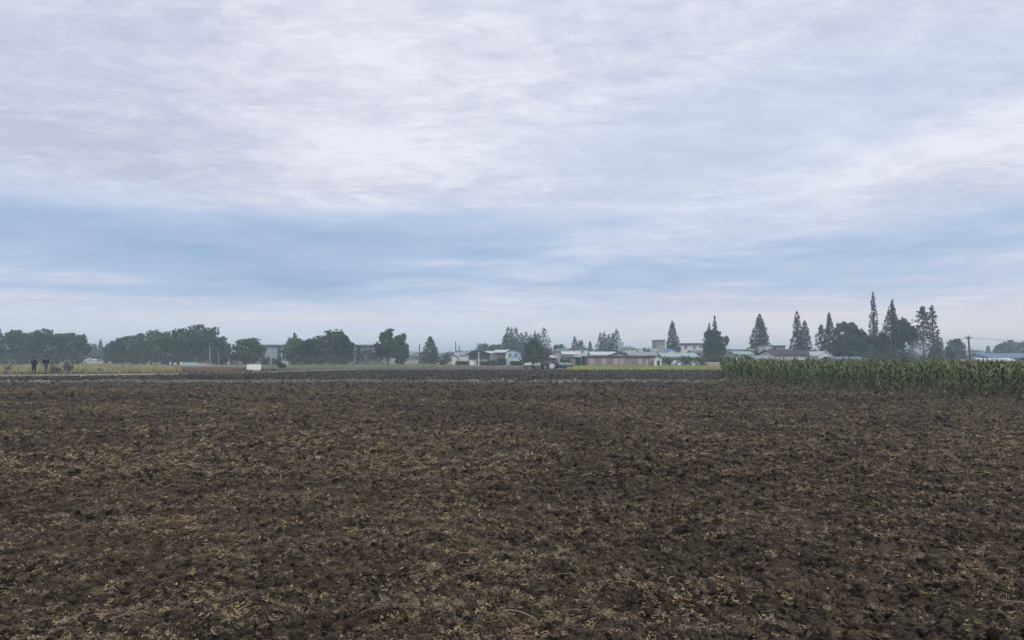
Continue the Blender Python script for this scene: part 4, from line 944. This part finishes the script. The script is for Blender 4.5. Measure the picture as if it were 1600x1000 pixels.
# utility pole with wires
D = 105
pole('Leaning utility pole with short crossarm rising behind the corn', 1513, 525.5, D, .16, 'wood', 'utility_pole', 'utility pole', arm=.42, pb=1516.5)
xp, zp = at(1513, 525.5, D)
def wire(label, p, q, sag, rad=.012):
    pts = [Vector(p).lerp(Vector(q), t / 24) - Vector((0, 0, sag * 4 * (t / 24) * (1 - t / 24))) for t in range(25)]
    m = MB().tube([v - Vector(p) for v in pts], rad, 4); tag(m.obj('power_line', M['roofdk'], None, p), label, 'wire')
wire('Upper wire running right from the utility pole', (xp + .35, D, zp - .16), (X(1790, 92), 92, Z(533, 92)), .35)
wire('Lower wire running right from the utility pole', (xp - .3, D, zp - .16), (X(1790, 92) - .6, 92.6, Z(533.6, 92)), .55)
wire('Upper wire running left from the utility pole into the poplars', (xp + .35, D + .05, zp - .16), (X(1385, 139), 139, Z(528, 139)), .9)
wire('Lower wire running left from the utility pole into the poplars', (xp - .3, D + .05, zp - .16), (X(1383, 139), 139, Z(529.3, 139)), 1.2)

# smoke wisp drifting by the poplars
sm = bpy.data.materials.new('smoke_air'); sm.use_nodes = True; t = sm.node_tree; t.nodes.clear(); kk = Nd(t)
g = kk.new('ShaderNodeTexCoord'); xx, yy, zz = kk.sep(g.outputs['Object'])[:3]
rr = kk.m('SQRT', kk.add(kk.m('POWER', kk.m('ABSOLUTE', kk.m('DIVIDE', kk.m('SUBTRACT', xx, kk.mul(zz, .35)), 2.2)), 2.), kk.m('POWER', kk.m('ABSOLUTE', kk.m('DIVIDE', yy, 2.)), 2.), kk.m('POWER', kk.m('ABSOLUTE', kk.m('DIVIDE', zz, 2.0)), 2.)))
dn = kk.mul(kk.rng(rr, 1., .1), kk.rng(kk.noise(g.outputs['Object'], .9, 3, .6), .35, .7), .32)
pv = kk.new('ShaderNodeVolumePrincipled'); pv.inputs['Color'].default_value = (.85, .92, 1, 1); kk.put(pv.inputs['Density'], dn)
o_ = kk.new('ShaderNodeOutputMaterial'); t.links.new(pv.outputs[0], o_.inputs['Volume'])
tag(MB().box(-2.5, 2.5, -2, 2, -2, 2).obj('smoke', sm, None, (X(1434, 128), 128, 3.3)), kind='stuff')

# ------------------------------------------------------------------ white board at the path
D = 91
bw, z1, z0 = 22 / F * D / 2, Z(569.4, D), Z(580, D)
br = tag(empty('notice_board', (X(397, D), D, .0), .04), 'Blank white board standing low at the edge of the track', 'board')
MB().box(-bw, bw, 0, .04, z0, z1).obj('panel', mat('white_board', (.84, .84, .86), (.80, .80, .83), 2, .5), br)
for q in (-1, 1):
    MB().box(q * bw * .8 - .03, q * bw * .8 + .03, .045, .10, 0, z1 - .05).obj('leg', M['conc'], br)
bush('Dark green rounded bush in the field right of the white board', 440.5, 565.5, 13, 118, 'dark', 260)
bush('Tiny dark tuft on the track edge right of the white board', 427, 577, 4, 96, 'dark', 60, 'weed_tuft', 'weed')
for px, w, top, D_, lf, lab in [(13, 6, 570, 79, 'brown', 'Brown weed clump left of the two people'), (83, 9, 567, 76, 'grey', 'Grey dry weeds just right of the second walker'),
                            (92, 6, 572, 76, 'brown', 'Low brown weeds behind the second walker'), (105, 8, 564.5, 77, 'grey', 'Tall grey weed stalks left of the reddish clump'),
                            (111, 8, 568, 76.5, 'brown', 'Reddish brown dead weed clump right of the two people'), (131, 16, 576, 77, 'brown', 'Low brown heap of dead stalks on the track edge'),
                            (155, 7, 575, 78, 'brown', 'Small brown tuft at the yellow strip, right of the dead stalk heap')]:
    r2 = tag(empty('weed_clump', (X(px, D_), D_, 0)), lab, 'weeds'); rr = random.Random(px); ww = w / F * D_ / 2; hh = Z(top, D_)
    for nm, cnt, thick in (('stems', 26, .014),):
        mb = MB(); pts = []
        for i in range(cnt):
            bx = rr.uniform(-ww, ww) * .6; tx_ = bx + rr.uniform(-.35, .35) * ww * 1.4; hh_ = hh * rr.uniform(.5, 1)
            mb.tube([(bx, rr.uniform(-.3, .3), 0), ((bx + tx_) / 2, rr.uniform(-.3, .3), hh_ * .55), (tx_, rr.uniform(-.4, .4), hh_)], [thick, thick, thick * .4], 4)
            for _ in range(7): t = rr.uniform(.25, 1); pts.append((bx + (tx_ - bx) * t, rr.uniform(-.4, .4), hh_ * t))
        tag(mb.obj('stalks', M['wood'], r2), kind='stuff')
        nr_ = np.random.default_rng(int(px)); link('foliage', leaves_mesh('foliage', np.array(pts), .07, nr_), LEAF[lf], r2)

# ------------------------------------------------------------------ tractors
TY = mat('tyre_rubber', (.018, .018, .018), (.035, .032, .028), 3, .9); RIM = mat('dull_rim', (.16, .17, .14), None, 2, .5)
def tractor(label, px, D, rz, hood_m, fender_m, s=1., rim=RIM, zb=0.):
    t = tag(empty('tractor', (X(px, D), D, zb), rz), label, 'tractor', 'tractors parked at the far side of the field'); t.scale = (s, s, s)
    # faces +x
    MB().hexa([(.15, -.27, .62), (1.45, -.24, .58), (1.45, .24, .58), (.15, .27, .62), (.2, -.25, 1.18), (1.28, -.2, .98), (1.28, .2, .98), (.2, .25, 1.18)]).obj('hood', hood_m, t)
    MB().box(1.452, 1.47, -.18, .18, .62, .92).obj('grille', M['dark'], t)
    MB().box(-.75, 1.35, -.17, .17, .38, .6).obj('chassis', M['dark'], t)
    for sy in (-1, 1):
        MB().prism([(-.95, .95), (-.85, 1.08), (-.25, 1.1), (.02, .85), (.02, .80), (-.27, 1.04), (-.83, 1.02), (-.93, .9)], 'y', min(sy * .28, sy * .72), max(sy * .28, sy * .72)).obj('fender', fender_m, t)
        for xw, rad, wid, yy in ((-.55, .54, .28, .56), (1.05, .33, .18, .52)):
            prof = [(rad * .58, -wid / 2), (rad * .9, -wid / 2), (rad, -wid * .32), (rad, wid * .32), (rad * .9, wid / 2), (rad * .58, wid / 2)]
            wl = MB().lathe(prof, 'y', (xw, sy * yy, rad), 20)
            for q in range(16):
                a = q * math.tau / 16; c, s_ = math.cos(a), math.sin(a); r0, r1 = rad * .98, rad * 1.045
                pts = [(xw + c * r - s_ * d, sy * yy + y_, rad + s_ * r + c * d) for r in (r0, r1) for (d, y_) in ((-.03, -wid * .42), (.03, -wid * .42), (.03, wid * .42), (-.03, wid * .42))]
                wl.hexa(pts)
            w_ = wl.obj('wheel', TY, t)
            MB().lathe([(0, -wid * .1), (rad * .25, -wid * .1), (rad * .3, -wid * .35), (rad * .6, -wid * .4), (rad * .6, wid * .4), (rad * .3, wid * .35), (rad * .25, wid * .1), (0, wid * .1)], 'y', (xw, sy * yy, rad), 16).obj('rim', rim, w_)
        MB().lathe([(0, 0), (.06, 0), (.07, .04), (0, .04)], 'x', (1.465, sy * .14, .9), 10).obj('headlight', M['white'], t)
    MB().box(-.62, -.2, -.22, .22, .84, .92).box(-.68, -.6, -.22, .22, .9, 1.22).obj('seat', M['dark'], t)
    st = MB().tube([(.15, 0, 1.0), (-.08, 0, 1.28)], .025).tube([(-.08 + .17 * math.cos(a) * .75, .17 * math.sin(a), 1.28 + .17 * math.cos(a) * .65) for a in [i * math.tau / 12 for i in range(13)]], .016, 5)
    st.obj('steering_wheel', M['dark'], t)
    MB().tube([(.75, .12, 1.0), (.75, .12, 1.55)], .03).obj('exhaust', M['dark'], t)
    MB().box(-1.35, -.8, -.62, .62, .38, .5).box(-1.45, -1.2, -.7, .7, .12, .36).obj('rotary_tiller', fender_m, t)
    return t
P_ = lambda nm, c: mat(nm, c, tuple(x * .85 for x in c), 2, .4, coat=.3)
white_p, green_p, lime_p, pale_p, dkg = P_('white_paint', (.66, .68, .72)), P_('green_paint', (.08, .14, .11)), P_('lime_paint', (.30, .38, .24)), P_('pale_green_paint', (.34, .42, .38)), P_('dark_green_paint', (.05, .09, .07))
tractor('Tractor with white sloping nose facing left, leftmost machine in the field', 832, 109, math.radians(178), white_p, dkg, .88)
tractor('Dark tractor with lime green hood in the middle of the machines', 845, 106, math.radians(200), lime_p, dkg, .82)
tractor('Tractor with pale cream rims facing right, behind the white drum', 855, 108, math.radians(-30), dkg, P_('maroon_paint', (.10, .06, .055)), .80)
tractor('Pale green tractor right of the white drum, first of the right-hand pair', 873, 116, math.radians(-20), pale_p, dkg, .82)
tractor('Rightmost pale green tractor, at the edge of the green strip', 883, 118, math.radians(-16), pale_p, green_p, .80)
dr = tag(empty('white_drum', (X(862, 104), 103.6, .0)), 'Bright white round drum lying on its side among the tractors', 'drum')
rad = 4 / F * 104
MB().lathe([(0, -.32), (rad * .9, -.32), (rad, -.26), (rad, .26), (rad * .9, .32), (0, .32)], 'y', (0, 0, rad + .1), 22).obj('barrel', M['white'], dr, smooth=False)
MB().lathe([(0, -.345), (.07, -.345), (.07, -.322)], 'y', (0, 0, rad + .1), 10).obj('bung', M['frame'], dr)
for q in (-1, 1): MB().box(q * rad * .6 - .05, q * rad * .6 + .05, -.3, .3, 0, .2).obj('cradle', M['wood'], dr)
for px, lab in ((844, 'Left of two short pale stakes in front of the dark tractor'), (852, 'Right of two short pale stakes in front of the dark tractor')):
    s_ = tag(empty('stake', (X(px, 101), 101, 0)), lab, 'stake')
    MB().box(-.05, .05, -.04, .04, -.1, .46).obj('shaft', M['conc'], s_); MB().box(-.09, .09, -.06, .06, .463, .52).obj('cap', M['conc'], s_)
# white cars in front of the hedge
def car(label, px, D, w, h, rz):
    t = tag(empty('parked_car', (X(px, D), D, 0), rz), label, 'car', 'white cars by the hedge'); L = w / 2; k = h / 1.4
    MB().prism([(-L, .25 * k), (L, .25 * k), (L, .62 * k), (L * .62, .80 * k), (-L * .92, .86 * k), (-L, .7 * k)], 'y', -.8, .8).obj('body', white_p, t)
    MB().prism([(L * .55, .80 * k), (L * .22, 1.33 * k), (-L * .55, 1.36 * k), (-L * .85, .87 * k)], 'y', -.68, .68).obj('cabin', white_p, t)
    for sy in (-1, 1):
        y0, y1 = sorted((sy * .683, sy * .70))
        MB().prism([(L * .44, .86 * k), (L * .17, 1.26 * k), (-.02, 1.28 * k), (-.02, .86 * k)], 'y', y0, y1).obj('window', M['glass'], t)
        MB().prism([(-.08, .86 * k), (-.08, 1.28 * k), (-L * .5, 1.28 * k), (-L * .72, .88 * k)], 'y', y0, y1).obj('window', M['glass'], t)
        for xw in (-L * .62, L * .62):
            w_ = MB().lathe([(.14, -.1), (.3, -.1), (.32, -.06), (.32, .06), (.3, .1), (.14, .1)], 'y', (xw, sy * .74, .32), 16).obj('wheel', TY, t)
            MB().lathe([(0, -.08), (.19, -.09), (.19, .09), (0, .08)], 'y', (xw, sy * .74, .32), 12).obj('rim', M['frame'], w_)
        MB().box(L + .002, L + .02, sy * .6 - .14, sy * .6 + .14, .55 * k, .66 * k).obj('headlight', M['glass'], t)
    return t
car('Small white car in front of the left half of the dark hedge', 1058.5, 139, 1.6 * 10 / 12 * 1.4, 1.15, .2)
car('Longer white car in front of the right half of the dark hedge', 1083, 137, 1.95, 1.05, 3.0)

# ------------------------------------------------------------------ two people on the track
SK = mat('skin', (.36, .22, .16), None, 4, .6); HAIR = mat('black_hair', (.015, .013, .012), None, 20, .7)
def skin_mesh(name, verts, edges, radii, m, parent, sub=2):
    me = bpy.data.meshes.new(name); me.from_pydata(verts, edges, []); me.materials.append(m)
    o = link(name, me, None, parent); s = o.modifiers.new('skin', 'SKIN'); s.use_smooth_shade = True
    for i, r in enumerate(radii): me.skin_vertices[0].data[i].radius = (r, r) if not isinstance(r, tuple) else r
    me.skin_vertices[0].data[0].use_root = True
    b = o.modifiers.new('subdivision', 'SUBSURF'); b.levels = b.render_levels = sub
    return o
def person(label, px, D, rz, hgt, jacket, trousers, step, armf, zb):
    t = tag(empty('person', (X(px, D), D, zb), rz), label, 'person', 'people walking on the track'); s = hgt / 1.75; t.scale = (s, s, s)
    # local: faces -y (towards camera); z up
    hipL, hipR = (-.09, 0, .92), (.09, 0, .92); f = step
    kL, kR = (-.10, -.5 * f - .03, .50), (.10, .3 * f - .03, .50); aL, aR = (-.10, -f, .09), (.10, f, .09 + .02 * abs(f) * 5)
    tL, tR = (-.11, -f - .14, .04), (.11, f - .14, .04)
    shL, shR = (-.18, 0, 1.42), (.18, 0, 1.42); eL, eR = (-.25, -.04 - armf * .3, 1.15), (.25, .02 - armf * .3, 1.15)
    wL, wR = (-.20 + armf * .08, -.10 - armf, .92 + armf * .5), (.20 - armf * .08, -.10 - armf, .92 + armf * .5)
    V = [(0, 0, .95), (0, -.01, 1.15), (0, 0, 1.38), (0, -.01, 1.50), (0, -.02, 1.58), (0, -.03, 1.68), hipL, hipR, kL, kR, aL, aR, tL, tR, shL, shR, eL, eR, wL, wR]
    E = [(0, 1), (1, 2), (2, 3), (3, 4), (4, 5), (0, 6), (0, 7), (6, 8), (7, 9), (8, 10), (9, 11), (10, 12), (11, 13), (2, 14), (2, 15), (14, 16), (15, 17), (16, 18), (17, 19)]
    R = [(.14, .10), (.13, .10), (.14, .10), .05, .08, .085, .09, .09, .058, .058, .04, .04, .035, .035, .06, .06, .042, .042, .028, .028]
    body = skin_mesh('body', V, E, R, SK, t)
    skin_mesh('jacket', [(0, 0, .90), (0, -.01, 1.12), (0, 0, 1.36), (0, 0, 1.47), shL, shR, eL, eR, tuple(np.array(wL) * [1, 1, 1] + [0, 0, .05]), tuple(np.array(wR) + [0, 0, .05])],
              [(0, 1), (1, 2), (2, 3), (2, 4), (2, 5), (4, 6), (5, 7), (6, 8), (7, 9)], [(.20, .15), (.19, .14), (.18, .13), (.075, .07), .085, .085, .066, .066, .05, .05], jacket, t)
    skin_mesh('trousers', [(0, 0, .96), hipL, hipR, kL, kR, aL, aR], [(0, 1), (0, 2), (1, 3), (2, 4), (3, 5), (4, 6)], [(.165, .125), .11, .11, .082, .082, .068, .068], trousers, t)
    for an, to in ((aL, tL), (aR, tR)):
        skin_mesh('shoe', [(an[0], an[1] + .04, an[2] - .03), (an[0], an[1] - .05, an[2] - .045), (to[0], to[1], to[2])], [(0, 1), (1, 2)], [(.05, .045), (.05, .04), (.045, .03)], M['dark'], t, 1)
    skin_mesh('hair', [(0, .035, 1.58), (0, .02, 1.66), (0, -.005, 1.74), (0, -.03, 1.77)], [(0, 1), (1, 2), (2, 3)], [(.09, .07), (.118, .105), (.10, .09), (.06, .05)], HAIR, t)
    for q in (-1, 1):
        MB().lathe([(0, -.012), (.012, -.006), (.012, .006), (0, .01)], 'y', (q * .032, -.108, 1.67), 8).obj('eye', M['dark'], t)
        skin_mesh('ear', [(q * .086, -.02, 1.655), (q * .092, -.01, 1.685)], [(0, 1)], [.012, .014], SK, t, 1)
    skin_mesh('nose', [(0, -.108, 1.665), (0, -.125, 1.645)], [(0, 1)], [.008, .012], SK, t, 1)
    MB().box(-.025, .025, -.112, -.098, 1.612, 1.62).obj('mouth', M['pink'], t)
    for (w, q) in ((wL, -1), (wR, 1)):
        w = np.array(w); hv = [tuple(w), tuple(w + [0, -.02, -.07])]; he = [(0, 1)]; hr = [.026, (.038, .018)]
        for i, (off, ln) in enumerate(((-.028, .06), (-.01, .072), (.01, .068), (.028, .055))):
            b = len(hv); hv += [tuple(w + [off, -.025, -.10]), tuple(w + [off, -.045, -.10 - ln * .6]), tuple(w + [off, -.035, -.10 - ln])]; he += [(1, b), (b, b + 1), (b + 1, b + 2)]; hr += [.010, .009, .007]
        b = len(hv); hv += [tuple(w + [-q * .04, -.03, -.05]), tuple(w + [-q * .05, -.05, -.085])]; he += [(0, b), (b, b + 1)]; hr += [.012, .010]
        skin_mesh('hand', hv, he, hr, SK, t, 1)
    return t
person('Person in dark navy jacket and dark reddish trousers, left of the two', 53.5, 69.8, math.radians(190), 1.63, mat('navy_cloth', (.018, .022, .036), None, 5, .9), mat('dark_red_cloth', (.022, .012, .012), None, 5, .9), .10, .02, .16)
person('Person in black hooded jacket and grey trousers, right of the two on the track', 72.5, 70.6, math.radians(-125), 1.70, mat('black_cloth', (.010, .011, .013), None, 5, .9), mat('grey_cloth', (.10, .11, .12), (.06, .065, .07), 5, .9), .16, .10, .16)

# ------------------------------------------------------------------ corn field on the right
CG = mat('corn_leaf', (.028, .060, .020), (.19, .24, .085), 1.6, .62, rand=.30, tone=True); CD = mat('dry_corn_leaf', (.30, .25, .15), (.20, .165, .10), 2.5, .85, tone=True)
CS = mat('corn_stalk', (.22, .22, .10), (.28, .24, .13), 3, .8); CT = mat('corn_tassel', (.25, .21, .12), (.19, .16, .09), 3, .9)
def leaf_strip(L, w, droop, rise, a, z0, seg=5):
    """arching folded blade leaving the stalk at height z0"""
    V = []; c, s = math.cos(a), math.sin(a)
    for i in range(seg + 1):
        t = i / seg; r = .012 + L * (t * .85 - .1 * t * t) ; z = z0 + L * (rise * t - droop * t * t); ww = w * math.sin(math.pi * min(1, t * .82 + .16)) * (1 if i < seg else .1)
        for q, dz_ in ((-1, .25 * ww), (0, 0), (1, .25 * ww)): V.append((r * c - q * ww / 2 * s, r * s + q * ww / 2 * c, z + dz_))
    Q = []
    for i in range(seg):
        b = i * 3; Q += [(b, b + 1, b + 4, b + 3), (b + 1, b + 2, b + 5, b + 4)]
    return V, Q
def corn_spec(r, seg):
    h = 1.16 + .22 * r.random(); out = []; n_ = 12; a = r.random() * 6.28
    for i in range(n_):
        t = i / (n_ - 1); dry = t < .04 + .14 * r.random() or r.random() < .07
        L = (.62 - .28 * abs(t - .5)) * (.8 + .4 * r.random()); a += math.pi + (r.random() - .5) * 1.9
        out.append((dry, leaf_strip(L, .065 + .035 * r.random(), (1.15 if dry else .62) + .3 * r.random(), (.5 if dry else 1.0) + .4 * t * r.random(), a, h * (.11 + .84 * t), seg), .75 + .6 * r.random()))
    return h, out
def tassel(h, r):
    mb = MB()
    for i in range(6):
        a = i * 1.05 + r.random(); sp = .09 if i else 0
        mb.tube([(0, 0, h), (sp * .6 * math.cos(a), sp * .6 * math.sin(a), h + .12), (sp * math.cos(a), sp * math.sin(a), h + .21)], [.007, .006, .003], 4)
    return mb
protos = []
for v in range(7):
    r = random.Random(50 + v); h, lv = corn_spec(r, 5)
    stalk = MB().tube([(0, 0, -.05), (.01, 0, h * .5), (0, .01, h)], [.016, .013, .007], 6).mesh('stalk', CS, True)
    lm = [(npmesh('leaf', V, Q, False, [tn] * len(V)), CD if d else CG) for d, (V, Q), tn in lv]
    for me_, m_ in lm: me_.materials.append(m_)
    ear = MB().tube([(.02, 0, h * .45), (.05, 0, h * .45 + .1), (.065, 0, h * .45 + .2)], [.02, .03, .012], 6).mesh('corn_ear', CS if v % 2 else CD, True)
    protos.append((stalk, [m for m, _ in lm], tassel(h, r).mesh('tassel', CT), ear))
E0, E1 = np.array([X(1131, 50.5), 50.5]), np.array([21.6, 31.2])          # front edge of the field
ed = E1 - E0; elen = float(np.linalg.norm(ed)); ed = ed / elen; nrm = np.array([-ed[1], ed[0]]);  nrm = nrm if nrm[1] > 0 else -nrm
side = np.array([E0[0], E0[1]]); side = side / np.linalg.norm(side)        # the left edge runs straight away
rc = random.Random(9)
cg = 'corn plants in the front rows of the corn field'; cnt = 0
spots = []
for row in range(5):
    s_ = -.0
    while s_ < elen + 3.5:
        p = E0 + ed * s_ + nrm * (row * .72) + side * 0; 
        spots.append((p[0] + rc.uniform(-.07, .07) + side[0] * row * .0, p[1] + rc.uniform(-.10, .10), row)); s_ += rc.uniform(.22, .66)
spots = [q for q in spots if q[0] / q[1] > side[0] / side[1] - .002][:300]
crow = ['Front-row corn plant, stalk foot in view,', 'Second-row corn plant, foot hidden,', 'Third-row corn plant, upper leaves and tassel showing,', 'Corn plant of the fourth row, only its top showing,',
        'Corn plant of the fifth row, top leaf tips showing,', 'Corn plant of the sixth row, barely showing,', 'Corn plant of the seventh row, only leaf tips showing,']
czone = ((1165, 'at the left tip of the field'), (1215, 'below the small white outbuilding'), (1300, 'below the long farmhouse'), (1350, 'below the low blue-grey roof'),
         (1420, 'below the big crooked tree'), (1480, 'below the sparse poplars'), (1545, 'below the utility pole'), (9999, 'below the blue-roofed shed'))
def clabel(x, y, row): return crow[row] + ' ' + next(t_ for lim, t_ in czone if x / y * F + 800 < lim)
for i, (x, y, row) in enumerate(spots):
    st, lm, ts, er = protos[rc.randrange(7)]
    sc_ = rc.uniform(.80, 1.12) * (1.0 + (.05 if x < 17.2 else 0))
    sc_ *= .80 + .34 * float(fbm(np.array([x * .45]), np.array([y * .45]), 2, 5)[0]) + (.05 if x < 15.8 else 0)
    if rc.random() < .08: sc_ *= .8
    root = bpy.data.objects.new('corn_plant', st); COL.objects.link(root)
    tag(root, clabel(x, y, row), 'corn plant', cg)
    root.location = (x, y, 0); root.rotation_euler = (rc.gauss(0, .05), rc.gauss(0, .05), rc.random() * 6.28); root.scale = (1.05, 1.05, sc_)
    for me_ in lm: link('leaf', me_, None, root)
    if rc.random() < .8: link('tassel', ts, None, root)
    if rc.random() < .6: link('corn_ear', er, None, root)
# the rest of the standing corn, as one mass
r = random.Random(4); VV, QQ, TT = [], [], []; VD, QD, TD = [], [], []
base_specs = [corn_spec(random.Random(90 + i), 3) for i in range(10)]
arr = [[(np.array(V), np.array(Q), d, tn) for d, (V, Q), tn in sp[1]] for sp in base_specs]
nV = nD = 0; mass = MB()
for row in range(5, 44):
    s_ = -22.; stp = .48 if row < 14 else .66
    while s_ < elen + 26:
        p = E0 + ed * s_ + nrm * (row * .72); s_ += stp * r.uniform(.8, 1.2)
        x, y = p[0] + r.uniform(-.1, .1), p[1] + r.uniform(-.12, .12)
        if x / y < side[0] / side[1] - .001 or x / y > 1.0: continue
        a = r.random() * 6.28; c, s = math.cos(a), math.sin(a); k_ = r.uniform(.84, 1.14)
        for V, Q, d, tn in arr[r.randrange(10)]:
            if row > 8 and V[0, 2] < .5: continue
            W_ = np.stack([V[:, 0] * c - V[:, 1] * s + x, V[:, 0] * s + V[:, 1] * c + y, V[:, 2] * k_], -1)
            if d: VD.append(W_); QD.append(Q + nD); TD += [tn] * len(V); nD += len(V)
            else: VV.append(W_); QQ.append(Q + nV); TT += [tn * r.uniform(.8, 1.2)] * len(V); nV += len(V)
        if r.random() < .6: mass.tube([(x, y, 1.1), (x + .02, y, 1.58 * k_)], [.012, .004], 3, False)
tag(link('standing_corn', npmesh('standing_corn', np.concatenate(VV), np.concatenate(QQ), False, TT), CG), kind='stuff')
tag(link('dry_corn_leaves', npmesh('dry_corn_leaves', np.concatenate(VD), np.concatenate(QD), False, TD), CD), kind='stuff')
tag(mass.obj('corn_tassels', CT), kind='stuff')
print('corn', len(spots), nV, nD)
# grass verge and litter at the foot of the corn
quad_sheet('corn_ground', [tuple(E0 - nrm * .3 - ed * .3), tuple(E0 + ed * (elen + 40) - nrm * .3), (160, 60), (160, 118), tuple(np.array(side) * 124), tuple(E0 - side * .3)], .03, SOILD)
def corn_edge(off0, off1):
    def f(r, n):
        s_ = -1.6 + (elen + 8) * r.random(n); o = off0 + (off1 - off0) * r.random(n)
        return E0[0] + ed[0] * s_ + nrm[0] * o, E0[1] + ed[1] * s_ + nrm[1] * o
    return f
ribbons('verge_grass', 9000, corn_edge(-1.1, .5), (.06, .30), (.015, .035), (.5, 1.2), 41, mat('corn_edge_grass', (.12, .15, .045), (.19, .18, .08), .6, .9, tone=True), upright=1.0, zfun=zf(0.0), seg=2, patch=(.5, 5, 61, .15))
ribbons('dry_litter', 16000, corn_edge(-.6, 2.2), (.08, .35), (.015, .04), (.5, 1.2), 42, mat('pale_litter', (.34, .28, .18), (.24, .20, .13), .6, .9, tone=True), upright=.6, zfun=zf(0.0), seg=2, patch=(.4, 4, 67, .2))
def tipf(r, n):
    a, b = r.normal(size=n) * .8, r.normal(size=n) * .7; return X(1128, 50) + a - .5, 49.8 + b
ribbons('verge_grass', 1300, tipf, (.06, .25), (.015, .035), (.5, 1.1), 43, GRN, upright=1.0, zfun=zf(0.0), seg=2)
def ridgef(r, n):
    x = -30 + 47 * r.random(n); return x, 52.6 + .02 * x + r.normal(size=n) * .35
ribbons('straw_windrow', 20000, ridgef, (.08, .3), (.015, .035), (.5, 1.1), 44, mat('pale_windrow', (.42, .40, .34), (.30, .28, .23), .5, .9, tone=True), upright=.35, lift=.02, seg=2, patch=(.4, 4, 167, .15))
print('objects', len(bpy.data.objects), 'tris', sum(len(m.polygons) * 2 for m in bpy.data.meshes))
